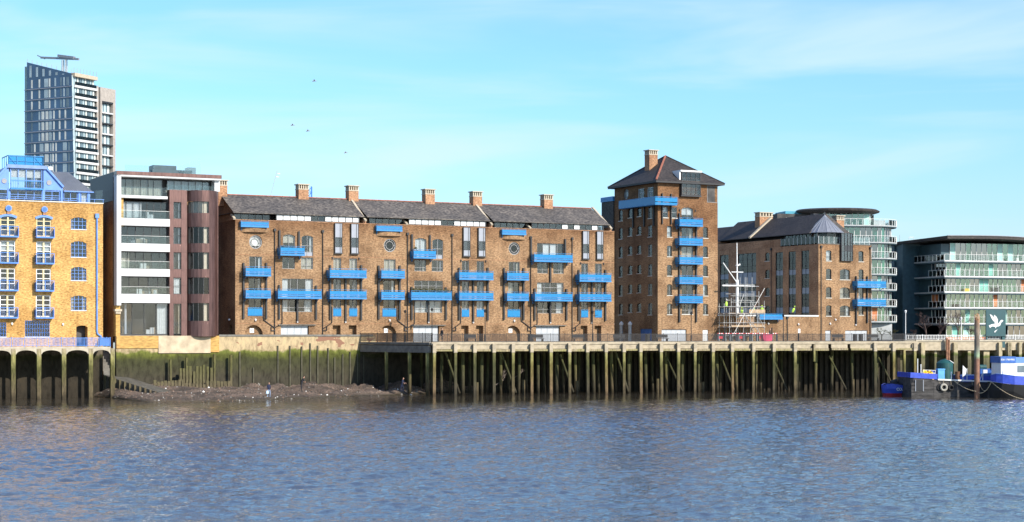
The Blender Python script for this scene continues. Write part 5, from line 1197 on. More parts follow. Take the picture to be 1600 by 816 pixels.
T = Thing('glass_block', 'tall green-glass block with rounded balconies and flat disc roof behind the brick wing', 'building', G1, (-3, 5, 6.44))
SL = [9.45, 12.15, 15.0, 17.7, 20.45, 23.2, 26.1]
def plan(r, x0=-16.0):
    c = [(x0, -r)]; cx, cy, R = 1.2, 3.9, 3.9 + r
    for k in range(9): a = -pi / 2 + (pi / 2) * k / 8; c.append((cx + R * cos(a), cy + R * sin(a)))
    c += [(1.2 + R, 12), (x0, 12)]; return c
for i, z in enumerate(SL):
    T.part('floor_slab', (lambda m_: (m_.prism(plan(1.0), z - .02, z + .18), m_)[1])(MB()), 'slab_grey'); T.part('slab_soffit', (lambda m_: (m_.prism(plan(.9), z - .16, z - .023), m_)[1])(MB()), 'dark_teal')
    for (o_, kind) in ((1.0, 'b'), (0.0, 'w')):
        if i == 6 and kind == 'w': continue
        c = plan(o_)[:11]
        for a, b_ in zip(c, c[1:]):
            ang = math.degrees(atan2(b_[1] - a[1], b_[0] - a[0])); L = hypot(b_[0] - a[0], b_[1] - a[1]); f_ = Face(T, a, ang)
            if kind == 'b': balus(f_, 0, L, .03, z + .18, 1.1)
            else: glazed_row(f_, 0, L, z + .2, (SL[i + 1] - .16 if i < 6 else 28.3), 1.05, rr, [6, 3, 2.5, 2, .9])
f_ = Face(T, (-8, 2)); glazed_row(f_, 0, 8.6, 26.3, 28.5, 1.05, rr, [6, 2, 1, 2, 0]); f2 = Face(T, (.6, 2), 60); glazed_row(f2, 0, 3, 26.3, 28.5, 1.0, rr, [6, 2, 1, 2, 0])
T.part('core_wall', bx(-15.5, 2.5, 4.5, 11, 6.44, 28.4), 'interior'); T.part('wall', bx(-15.9, 4.0, .2, .5, 6.44, 9.2), 'slab_grey')
T.part('terrace_box', bx(1.9, 4.0, 3, 5, 26.3, 27.4), 'slab_grey')
mb = MB(); n = 36; cx, cy, rx, ry = -4.2, 5.0, 7.6, 6.2; rings = [(0.86, 28.45), (.985, 28.72), (1.0, 28.95), (.93, 29.22), (.5, 29.38)]
for (r0, z0), (r1, z1) in zip(rings, rings[1:]):
    for k in range(n):
        a0, a1 = 2 * pi * k / n, 2 * pi * (k + 1) / n; mb.quad(*[(cx + rx * r * cos(a), cy + ry * r * sin(a), z) for r, a, z in ((r0, a0, z0), (r0, a1, z0), (r1, a1, z1), (r1, a0, z1))])
mb.poly([(cx + rx * .86 * cos(-2 * pi * k / n), cy + ry * .86 * sin(-2 * pi * k / n), 28.45) for k in range(n)]); mb.poly([(cx + rx * .5 * cos(2 * pi * k / n), cy + ry * .5 * sin(2 * pi * k / n), 29.38) for k in range(n)])
T.part('disc_roof', mb, 'dark_slate', smooth=False)
T.part('plant_room', bx(-13.8, -9.6, 5, 10, 26.3, 28.9), 'light_teal' if 'light_teal' in MATS else 'blue_zinc'); T.part('plant_room', bx(-9.4, -7.2, 3, 8, 26.3, 28.95), 'zinc')

# ------------------------------------------------------------------ far tower on the left
T = Thing('high_rise', 'distant dark blue glass high-rise with sloping roof and white balcony bands', 'building', TF, (5, 8, 6.44))
h0 = 6.44
def topz(y): return 79.4 + 4.3 * min(1, y / 16.5)
def lean(z): return 2.0 * (1 - (z - h0) / 73)              # the left face runs out towards its foot
mb = MB(); W_ = 16.5
mb.poly([(0, -lean(h0), h0), (0, 0, topz(0)), (0, W_, topz(W_)), (0, W_, h0)][::-1]); T.part('glass_wall', mb, 'high_rise_glass')
levels = [78.9 - 3.0 * k for k in range(1, 25)]
for i, z in enumerate(levels):
    T.part('floor_band', bx(-.22, -.003, -lean(z) - .3, W_ + .9, z - .10, z + .10), 'grey_panel')
    r2 = random.Random(100 + i // 3)
    y = W_ - 1.6
    zt = 2.3 if i else 2.3
    while y > 1.2:
        w = r2.choice([.5, .5, .9, 1.3]); wm = r2.choice(['tower_slot', 'tower_slot', 'tower_slot_dark', 'tower_slot_pale'])
        if i == 0 and False: pass
        T.part('window', bx(-.06, -.004, y - w, y, z + .35, z + .35 + zt), wm); y -= w + r2.choice([.35, .6, 1.6, 2.3])
y = W_ - 1.0
while y > 1:
    hgt = topz(y - .8) - 79.3; 
    if hgt > .8: T.part('window', bx(-.06, -.004, y - .7, y, 79.3, 79.2 + hgt - .5), 'tower_slot')
    y -= 2.4
# right face: bands of white balconies
Rw = 9.6
for i, z in enumerate(levels):
    ln = lean(z)
    T.part('balcony_band', bx(.6, Rw + .2, -ln - .5, 1, z - .22, z + .40), 'white_render')
    T.part('window_band', bx(.8, Rw - .3, -ln + .3, 1, z + .33, z + 2.8), 'tower_slot_dark')
    for k in range(8): x = 1.2 + k * 1.05; T.part('window', bx(x, x + .55, -ln + .2, -ln + .297, z + .4, z + 2.75), ['tower_slot', 'tower_slot_pale', 'tower_slot_dark'][(k * 7 + i * 3) % 3])
    T.part('glass_panel', bx(.7, Rw, -ln - .46, -ln - .43, z + .41, z + 1.3), 'clear_glass')
    mb = MB(); mb.quad((0.0, -ln, z), (.6, -ln - .1, z), (.6, -lean(z + 3) - .1, z + 3), (0.0, -lean(z + 3), z + 3)); T.part('corner_pane', mb, 'tower_slot')
T.part('roof_band', bx(.5, Rw, -.4, 1, 76.0, 77.6), 'pale_concrete') if False else T.part('roof_band', bx(.3, Rw, -.9, 1.2, 78.6, 79.6), 'cream_stone')
T.part('rear_mass', bx(.02, Rw, .9, W_ - .1, h0, 78.6), 'tower_slot_dark')
mb = MB()
for k in range(10): y = k * 1.8; mb.box(-.1, .0, y, y + .08, topz(y), topz(y) + 1.0)
for k in range(8): x = .4 + k * 1.3; mb.box(x, x + .08, -.5, -.42, 79.6, 81.0)
T.part('roof_railing', mb, 'steel_tube')
T.part('end_wall', bx(0, Rw, W_ - .02, W_, h0, 79), 'dark_teal')
mb = MB(); mb.box(.0, .12, W_, W_ + .8, 40, 82.5); T.part('glass_fin', mb, 'screen_glass')
# second, lower wing
for i, z in enumerate(levels[1:]):
    T.part('balcony_band', bx(Rw + 2.2, 16.4, -.6, 1, z - .15, z + .2), 'white_render' if i % 2 else 'dark_frame'); T.part('window_band', bx(Rw + 2.2, 16.2, .5, 1.2, z + .2, z + 2.85), 'tower_slot_dark')
    for k in range(3): x = Rw + 2.6 + k * 1.4; T.part('window', bx(x, x + .8, .4, .497, z + .3, z + 2.7), ['tower_slot', 'tower_slot_pale'][(k + i) % 2])
T.part('pier', bx(Rw + .25, Rw + 1.0, -.3, 3, h0, 77.2), 'tower_stone'); T.part('pier', bx(Rw + 1.5, Rw + 2.2, -.5, 3, h0, 77), 'tower_stone'); T.part('pier', bx(16.4, 17.5, -.5, 6, h0, 77), 'tower_stone'); T.part('roof_band', bx(Rw + 2.2, 16.4, -.5, 3, 73.2, 77.0), 'tower_stone'); T.part('pier_gap', bx(Rw + 1.0, Rw + 1.5, .4, 3, h0, 76), 'black_steel'); T.part('rear_mass', bx(Rw + .3, 17.4, 3, 16, h0, 76), 'tower_stone')
cr_ = Thing('roof_crane', 'small building-maintenance crane on the roof of the distant high-rise', 'crane', TF, (1.5, 4, 79.8))
mb = MB()
for a, b_ in ((1.0, 3.2), (1.6, 3.2), (1.0, 4.4), (1.6, 4.4)): mb.beam((a, b_, 79.2), (a, b_, 83.6), .22, .22)
cr_.part('mast', mb, 'steel_tube')
mb = MB(); mb.beam((1.3, -1.4, 83.4), (1.3, 12.5, 84.9), .5, .55); mb.beam((1.3, 0.2, 83.9), (1.3, 6, 84.9), .9, .7); mb.beam((1.3, 11, 84.4), (1.3, 13.8, 85.6), .2, .25); cr_.part('jib', mb, 'zinc')

# ------------------------------------------------------------------ bare trees, bushes
def tree(name, label, fr, x, y, z, h, spread, seed, m_='twig', group='bare trees on the far quay'):
    r = random.Random(seed); tk = MB(); cr = MB()
    def grow(p, d, L, rad, lvl):
        q = p + d * L; (tk if lvl < 2 else cr).tube(tuple(p), tuple(q), rad, 5 if lvl < 2 else 3, 0, rad * .65, cap=False)
        if lvl >= 5: return
        for _ in range(3 if lvl < 4 else 4):
            nd = (d + Vector((r.uniform(-1, 1), r.uniform(-1, 1), r.uniform(-.25, .55))) * spread).normalized(); grow(p + d * L * r.uniform(.55, 1), nd, L * r.uniform(.58, .82), max(.012, rad * .6), lvl + 1)
    grow(Vector((x, y, z)), Vector((0, 0, 1)), h * .34, h * .018 + .03, 0)
    t = Thing(name, label, 'tree', fr, (x, y, z), group); t.part('trunk', tk, m_); t.part('crown', cr, m_)
def placed(px, D): return ((px - 800) / F * D, D)
for px, D, h, lab, m_, sd_ in ((1447, 262, 5.0, 'bare reddish tree right of the dark stair tower', 'twig', 4), (1497, 258, 5.0, 'taller bare tree behind the white lamp post left of the rusty pile', 'twig', 5), (1468, 266, 4.0, 'low reddish bare bush tree between two larger bare trees', 'twig', 6), (1378, 262, 2.6, 'low olive shrub against the glass block beside the brick wing', 'leaf_olive', 8), (1428, 264, 2.2, 'small round brown shrub near the white lamp post', 'twig', 9), (1395, 264, 2.2, 'small olive shrub beside the doors of the glass block', 'leaf_olive', 10), (1514, 270, 3.0, 'small bare tree seen just left of the rusty pile', 'twig', 12)):
    X, Y = placed(px, D); tree('bare_tree' if h > 3.5 else 'shrub', lab, O, X, Y, 6.44, h, .75 if h > 3.5 else 1.0, sd_, m_)

# ------------------------------------------------------------------ lamps along the quay
def lamp(label, fr, x, y, z, top, m_='black_steel', head='lantern'):
    t = Thing('street_lamp', label, 'street lamp', fr, (x, y, z), 'lamp posts along the quay'); mb = MB(); mb.tube((x, y, z), (x, y, top - .3), .06, 8, 0, .045); mb.tube((x, y, z), (x, y, z + .9), .10, 8); t.part('post', mb, m_)
    mb = MB(); mb.tube((x, y, top - .3), (x, y, top), .10, 8, 0, .17); mb.tube((x, y, top), (x, y, top + .14), .2, 8, 0, .04); t.part('lantern', mb, m_)
    if head == 'arm': mb = MB(); mb.tube((x, y, top - .5), (x + .7, y, top - .45), .035, 6); t.part('arm', mb, m_)
for px, fr, y, pt, lab, hd in ((633, M, -2.5, 486, 'black lamp post with side arm by the shaded railing', 'arm'), (675, M, -3.6, 483, 'black lamp post at the left corner of the jetty', 'lantern'), (758, J, 2.5, 485, 'black lamp post before the two windows right of the second garage', 'lantern'), (926, J, 2.5, 487, 'black lamp post near the right end of the brick terrace', 'arm'), (1080, J, 2.5, 489, 'black lamp post in front of the brick tower', 'lantern'), (1224, J, 2.2, 492, 'black lamp post in front of the low terrace wall', 'lantern')):
    lamp(lab, fr, fr.fx(px, y), y, 6.44, fr.fz(px, pt, y), head=hd)
for px, D, pt, lab in ((1415, 252, 486, 'white lamp post beside the dark stair tower'), (1502, 250, 497, 'white lamp post just left of the rusty mooring pile')):
    X, Y = placed(px, D); lamp(lab, O, X, Y, 6.44, CAMH + (HZ - pt) * D / F, 'white_steel')

# ------------------------------------------------------------------ rusty pile, dove board
px_ = 1526.5; D = 203; X, Y = placed(px_, D)
t = Thing('mooring_pile', 'tall rusty steel mooring pile standing in the river among the boats', 'pile', O, (X, Y, -1)); mb = MB(); mb.tube((X, Y, -2), (X, Y, 9.0), .31, 20)
n = 20
for k in range(n):
    a0, a1 = 2 * pi * k / n, 2 * pi * (k + 1) / n; h = 9.0 + abs(sin(k * 1.7)) * .95 * (1 if k % 3 else .3); c0, c1 = (X + .31 * cos(a0), Y + .31 * sin(a0)), (X + .31 * cos(a1), Y + .31 * sin(a1)); mb.quad((*c0, 9), (*c1, 9), (*c1, h), (*c0, h))
t.part('shaft', mb, 'pile_rust', smooth=False)
def dove():
    x0, y0 = J.fx(1541, 3.2), 3.2; t = Thing('dove_board', 'dark teal board with a white flying dove on the river wall', 'sign', J, (x0 + 1.3, y0, 6.6)); w = J.fx(1571.5, 3.2) - x0
    t.part('board', bx(x0, x0 + w, y0, y0 + .14, 7.15, 10.75), 'teal_panel'); t.part('post', bx(x0 + w - .45, x0 + w, y0 + .15, y0 + .4, 5.6, 10.6), 'teal_panel'); t.part('post', bx(x0 + .1, x0 + .3, y0 + .15, y0 + .35, 6.6, 10.6), 'teal_panel')
    S = w / 260.0; P = lambda a: [(x0 + (u - 988) * S, 10.72 - (v - 365) * S * 1.0) for u, v in a]
    for nm, a in (('wing', [(1033, 412), (1062, 425), (1090, 452), (1088, 492), (1085, 500), (1058, 462)]), ('wing', [(1092, 420), (1125, 445), (1142, 478), (1138, 522), (1100, 520), (1092, 480)]), ('body', [(1022, 545), (1060, 532), (1105, 524), (1150, 520), (1166, 502), (1176, 488), (1195, 478), (1214, 487), (1206, 497), (1186, 512), (1172, 545), (1150, 556), (1106, 560), (1060, 556), (1040, 574), (1030, 566)]), ('tail', [(1100, 610), (1138, 590), (1126, 604), (1102, 630), (1094, 622)]), ('leg', [(1102, 562), (1122, 562), (1112, 580)])):
        mb = MB(); mb.extr(P(a)[::-1], y0 - .03, y0 - .002); t.part(nm, mb, 'white_frame')
dove()

# ------------------------------------------------------------------ boats
def text_mesh(txt, size, m_, depth=.01):
    cu = bpy.data.curves.new('lettering', 'FONT'); cu.body = txt; cu.size = size; cu.extrude = depth; cu.offset = size * .012
    ob = bpy.data.objects.new('tmp', cu); COL.objects.link(ob); dg = bpy.context.evaluated_depsgraph_get(); dg.update(); me = bpy.data.meshes.new_from_object(ob.evaluated_get(dg)); bpy.data.objects.remove(ob); me.name = 'lettering'; me.materials.clear(); me.materials.append(MATS[m_]); return me
def loft(mb, secs, m=0):
    n = len(secs[0]); i0 = len(mb.v)
    for s in secs: mb.v += s
    for a in range(len(secs) - 1):
        for k in range(n - 1): mb.f.append((i0 + a * n + k, i0 + (a + 1) * n + k, i0 + (a + 1) * n + k + 1, i0 + a * n + k + 1)); mb.m.append(m)
BF = Frame(*placed(1423, 204.5), 6)          # barge frame: x along the hull, starting at its blunt left end
bg = Thing('barge', 'black timber barge with blue bulwark moored beside the rusty pile', 'boat', BF, (5, 2.4, 0))
def hullsec(x, w0, w1, top, bot=-.5, inset=0): return [(x, w0, top), (x, w0 + inset * .3, (top + bot) / 2), (x + .0, w0 + inset, bot), (x, w1 - inset, bot), (x, w1, top), (x, w0, top)]
mb = MB(); secs = [hullsec(.0, .25, 4.6, 2.30), hullsec(.35, 0, 4.8, 2.25), hullsec(3, 0, 5, 2.05), hullsec(7, 0, 5, 1.75), hullsec(10.6, 0, 5, 1.72), hullsec(11.0, .4, 4.6, 1.75)]
loft(mb, secs); mb.poly([secs[0][k] for k in (0, 1, 2, 3, 4)]); mb.poly([secs[-1][k] for k in (4, 3, 2, 1, 0)]); bg.part('hull', mb, 'barge_timber')
for k in range(5):
    for a in range(4):
        xa, xb = .05 + a * 2.72 + .01, .05 + (a + 1) * 2.72 - .01; z0 = lambda x: -.3 + (2.05 - .045 * x) * k / 5; mb = MB(); mb.beam((xa, -.03 - .02 * (k % 2), z0(xa) + .22), (xb, -.03 - .02 * (k % 2), z0(xb) + .22), .07, .355); bg.part('plank', mb, 'barge_timber')
mb = MB(); mb.box(.55, 1.5, -.12, -.088, .75, 2.0); bg.part('rudder_port', mb, 'black_steel')
for x in (.55, 1.5): bg.part('timber_cleat', bx(x - .04, x + .04, -.14, -.05, .7, 2.05), 'grey_panel')
mb = MB(); mb.beam((-.05, .02, 2.62), (3.25, -.02, 2.42), .16, .62); mb.beam((-.02, .1, 2.62), (-.02, 4.6, 2.62), .12, .6); bg.part('bulwark', mb, 'barge_blue')
mb = MB(); mb.beam((3.3, -.06, 2.08), (11, -.06, 1.78), .16, .17); bg.part('rubbing_rail', mb, 'white_steel')
bg.part('deck', bx(.1, 10.9, .1, 4.7, 1.5, 1.62), 'board_wood')
mb = MB(); mb.box(6.3, 10.9, .5, 3.8, 1.63, 2.45); bg.part('hatch_coaming', mb, 'barge_blue'); bg.part('hatch_cover', bx(6.25, 10.95, .45, 3.85, 2.453, 2.55), 'deep_blue_paint')
mb = MB()
for x, h in ((.95, 4.55), (1.35, 3.9)): mb.tube((x, .3, 2.3), (x, .3, h), .05, 6)
mb.path([(1.6, .5, 2.6), (1.7, .5, 3.2), (3.2, .5, 3.15), (3.2, .5, 2.6)], .03, 5); mb.tube((5.0, .1, 1.9), (5.0, .1, 3.0), .06, 6); bg.part('stanchion', mb, 'white_steel')
mb = MB(); mb.tube((7.0, .3, 2.0), (7.0, .3, 3.4), .035, 5); mb.tube((8.9, .2, 1.9), (8.9, .2, 3.3), .05, 6); mb.tube((8.5, .2, 1.9), (8.9, .2, 2.9), .04, 5); bg.part('stanchion', mb, 'white_steel')
for x in (5.9, 7.7): bg.part('bollard', bx(x - .12, x + .12, .1, .35, 1.63, 2.1), 'black_steel')
def on_barge(name, label, cat, x, build, mat_, y=1.0, z=1.62, smooth=False):
    t = Thing(name, label, cat, BF, (x, y, z)); return t
t = on_barge('storage_tank', 'dark green cylindrical tank with domed top on the barge', 'tank', 5.0, None, None, 2.2)
mb = MB(); mb.tube((4.95, 2.2, 1.62), (4.95, 2.2, 4.0), .98, 24, cap=False); mb.tube((4.95, 2.2, 4.0), (4.95, 2.2, 4.3), .98, 24, 0, .62, False); mb.tube((4.95, 2.2, 4.3), (4.95, 2.2, 4.42), .62, 24, 0, .2); t.part('shell', mb, 'tank_green', smooth=False)
mb = MB(); mb.tube((4.95, 2.2, 4.42), (4.95, 2.2, 4.5), .2, 12); t.part('lid', mb, 'tank_green'); mb = MB(); mb.beam((5.3, 1.5, 4.32), (5.95, 1.9, 3.98), .12, .06); t.part('top_strap', mb, 'white_steel')
t = on_barge('plastic_crate', 'light blue lidded box beside the green tank', 'box', 3.9, None, None, .8)
t.part('body', bx(3.55, 4.35, .5, 1.2, 1.63, 3.2), 'light_blue_box'); t.part('lid', bx(3.5, 4.4, .45, 1.25, 3.203, 3.35), 'light_blue_box')
t = on_barge('plastic_crate', 'dark blue box left of the light blue lidded box', 'box', 3.2, None, None, 1.2); t.part('body', bx(2.85, 3.45, .9, 1.6, 1.63, 3.1), 'barge_blue'); t.part('white_label', bx(3.1, 3.3, .88, .897, 2.5, 2.9), 'white_steel')
t = on_barge('tarpaulin', 'crumpled yellow and orange tarpaulin heap behind the blue bulwark', 'tarpaulin', 2.4, None, None, .9); mb = MB()
for k in range(14): a, b_ = rnd.uniform(1.9, 2.9), rnd.uniform(.6, 1.3); mb.tube((a, b_, 1.7), (a + rnd.uniform(-.2, .2), b_, 2.8 + rnd.uniform(0, .45)), .35, 7, 0, .12)
t.part('cloth', mb, 'yellow_sack', smooth=True)
t = on_barge('oil_drum', 'rusty brown drum right of the green tank', 'drum', 6.05, None, None, 1.0); mb = MB(); mb.tube((6.1, .9, 1.63), (6.1, .9, 3.0), .32, 16); t.part('shell', mb, 'rusty'); 
for z in (1.7, 2.3, 2.95): mb = MB(); mb.tube((6.1, .9, z - .03), (6.1, .9, z + .03), .345, 16); t.part('hoop', mb, 'rusty')
t = on_barge('notice_board', 'small slanting white board standing upright on the barge', 'board', 6.65, None, None, .4); mb = MB(); mb.extr([(6.45, 2.4), (6.85, 2.55), (6.95, 3.3), (6.5, 3.75)], .3, .36); t.part('panel', mb, 'white_steel'); t.part('post', bx(6.5, 6.56, .37, .43, 1.63, 3.6), 'white_steel')
t = on_barge('deck_winch', 'dark blue winch housing with teal cover and white plate on the barge', 'winch', 9.7, None, None, 1.8); t.part('housing', bx(9.0, 10.9, 1.2, 2.4, 2.56, 3.3), 'deep_blue_paint'); t.part('plate', bx(9.35, 9.85, 1.14, 1.197, 2.7, 3.2), 'white_steel'); mb = MB(); mb.tube((9.1, 1.8, 3.45), (9.9, 1.8, 3.45), .35, 12); t.part('cover', mb, 'tank_green'); mb = MB(); mb.path([(10.3, 1.1, 3.3), (10.7, 1.1, 3.35), (10.8, 1.1, 3.0)], .06, 6); t.part('red_hose', mb, 'red_plastic')
def tyre(label, x, y, z, R, m_='rubber'):
    t = Thing('tyre_fender', label, 'tyre', BF, (x, y, z + R), 'tyres hung along the barge'); mb = MB(); n, k_ = 20, 8; pr = [(R * .72 + R * .28 * cos(2 * pi * j / k_), R * .28 * sin(2 * pi * j / k_) * 1.1) for j in range(k_)]
    i0 = 0
    for a in range(n):
        th = 2 * pi * a / n
        for r, w in pr: mb.v.append((x + r * cos(th), y - .12 + w, z + r * sin(th)))
    for a in range(n):
        for j in range(k_): b_ = (a + 1) % n; l = (j + 1) % k_; mb.f.append((a * k_ + j, b_ * k_ + j, b_ * k_ + l, a * k_ + l)); mb.m.append(0)
    t.part('tread', mb, m_, smooth=True); mb = MB(); mb.tube((x, y - .1, z + R * .8), (x, y + .02, z + R + .45), .02, 5); t.part('lanyard', mb, 'rope')
tyre('pale grey tyre hanging on the barge side', 3.95, -.15, 1.15, .48, 'grey_rubber'); tyre('black tyre just left behind the pale grey tyre', 3.55, .05, 1.13, .45); tyre('small black tyre right of the pale grey tyre', 4.85, -.15, 1.1, .38); tyre('large black tyre hanging left of the rusty pile', 7.45, -.15, .95, .50)
# second, small blue boat behind the barge
BB = Frame(*placed(1389, 207), 8)
sb = Thing('work_boat', 'small blue steel boat with red waterline tucked behind the black barge', 'boat', BB, (3, 1.5, 0)); mb = MB(); mr_ = MB()
secs = []; lows = []
for x, w0, w1, top in ((-.25, 1.2, 2.0, 1.35), (.0, .65, 2.6, 1.55), (.5, .2, 3.0, 1.58), (1.4, 0, 3.2, 1.45), (3, 0, 3.2, 1.3), (5.5, .1, 3.1, 1.3)):
    b = .15 * (w1 - w0); secs.append([(x, w0, top), (x, w0 + b * .2, .9), (x + .12, w0 + b * .8, .35)]); lows.append([(x + .12, w0 + b * .8, .35), (x + .2, w0 + b * 1.4, -.4)])
loft(mb, secs); loft(mr_, lows); 
mb.poly([secs[0][0], secs[0][1], secs[0][2], (secs[0][2][0], 2.0, .35), (secs[0][0][0], 2.0, 1.35)]); mb.poly([s[0] for s in secs] + [(5.5, 3.1, 1.3), (.5, 3.0, 1.5), (-.25, 2.0, 1.35)])
sb.part('hull', mb, 'barge_blue', smooth=False); mr_.poly([lows[0][0], lows[0][1], (0, 2.0, -.4), (-.1, 2.0, .35)]); sb.part('boot_stripe', mr_, 'boat_red'); mb = MB(); mb.path([s[0] for s in secs], .06, 6); sb.part('rubbing_strake', mb, 'black_steel'); mb = MB(); mb.tube((.9, 1.5, 1.5), (1.6, 1.5, 1.75), .35, 10); sb.part('deck_gear', mb, 'black_steel')
lt = link('lettering', text_mesh('CO.', .46, 'white_steel'), sb.o, (.92 - 3, -.04 - 1.5, .70)); lt.rotation_euler = (pi / 2, 0, 0)
# third boat at the right edge
BC = Frame(*placed(1557.5, 200), 10)
tb = Thing('tug_boat', 'black-hulled boat with blue bulwark and white wheelhouse cut by the right edge', 'boat', BC, (6, 2.5, 0)); mb = MB(); bl = MB()
secs = [[(x, w0, top), (x, w0 + .25 * f, top * .5), (x + .2 * f, w0 + 1.1 * f, -.5)] for x, w0, top, f in ((-.1, 2.2, 1.9, 0), (.25, 1.3, 1.86, .8), (.9, .5, 1.75, 1), (2.2, 0, 1.6, .8), (5, 0, 1.45, .4), (14, 0, 1.4, .3))]; loft(mb, secs); mb.poly([s[0] for s in secs] + [(14, 4.8, 1.4), (1, 4, 1.7)]); tb.part('hull', mb, 'rubber', smooth=False)
s2 = [[(x, w0 - .02, t1), (x, w0 - .02, t0)] for x, w0, t0, t1 in ((.1, 1.75, 1.95, 2.7), (.4, 1.0, 1.88, 2.85), (.95, .48, 1.76, 2.8), (2.2, 0, 1.62, 2.62), (5, 0, 1.47, 2.45), (14, 0, 1.42, 2.4))]; loft(bl, s2); bl2 = [[(a, b_ + .1, c) for a, b_, c in s] for s in s2]; loft(bl, bl2); tb.part('bulwark', bl, 'barge_blue'); mb = MB(); mb.path([s[0] for s in s2], .04, 5); tb.part('capping_rail', mb, 'sky_blue_paint')
tb.part('wheelhouse', bx(1.15, 9, 1.3, 3.8, 1.5, 4.1), 'white_steel'); tb.part('sign_band', bx(1.05, 2.95, 1.2, 3.9, 4.103, 4.85), 'deep_blue_paint'); tb.part('wheelhouse_roof', bx(2.96, 9, 1.25, 3.9, 4.103, 4.75), 'sky_blue_paint')
lt = link('lettering', text_mesh('020: 1798 9905', .27, 'white_steel', .004), tb.o, (1.10 - 6, 1.19 - 2.5, 4.4)); lt.rotation_euler = (pi / 2, 0, 0)
mb = MB(); mb.tube((1.9, .6, 2.4), (1.9, .6, 3.7), .04, 6); tb.part('stanchion', mb, 'white_steel'); tb.part('wheelhouse_window', bx(3.2, 4.6, 1.26, 1.297, 3.0, 3.8), 'tower_slot_dark')
def rope(label, p, q, sag, r=.035):
    mb = MB(); p, q = Vector(p), Vector(q); pts = [tuple(p.lerp(q, k / 14) - Vector((0, 0, sag * 4 * (k / 14) * (1 - k / 14)))) for k in range(15)]; mb.path(pts, r, 6)
    single('mooring_rope', mb, 'rope', O, pts[7], label, 'rope', 'mooring ropes', smooth=True)
P_ = Vector((X, Y, 0)); bw_ = lambda x, y, z: BF.w(x, y, z)
rope('pale mooring rope from the barge rail down to the rusty pile', bw_(5.1, -.2, 2.05), (X - .2, Y - .33, .75), .25); rope('mooring rope drooping from the rusty pile to the tug bow', (X + .1, Y - .33, .6), BC.w(.1, 1.6, 1.85), .45); rope('upper thin rope right of the rusty pile', (X + .3, Y, 1.6), BC.w(.05, 1.7, 1.85), .9, .025); rope('mooring rope falling from the tug bow into the water', BC.w(.1, 1.5, 1.85), BC.w(2.8, -1.2, -.05), .35)
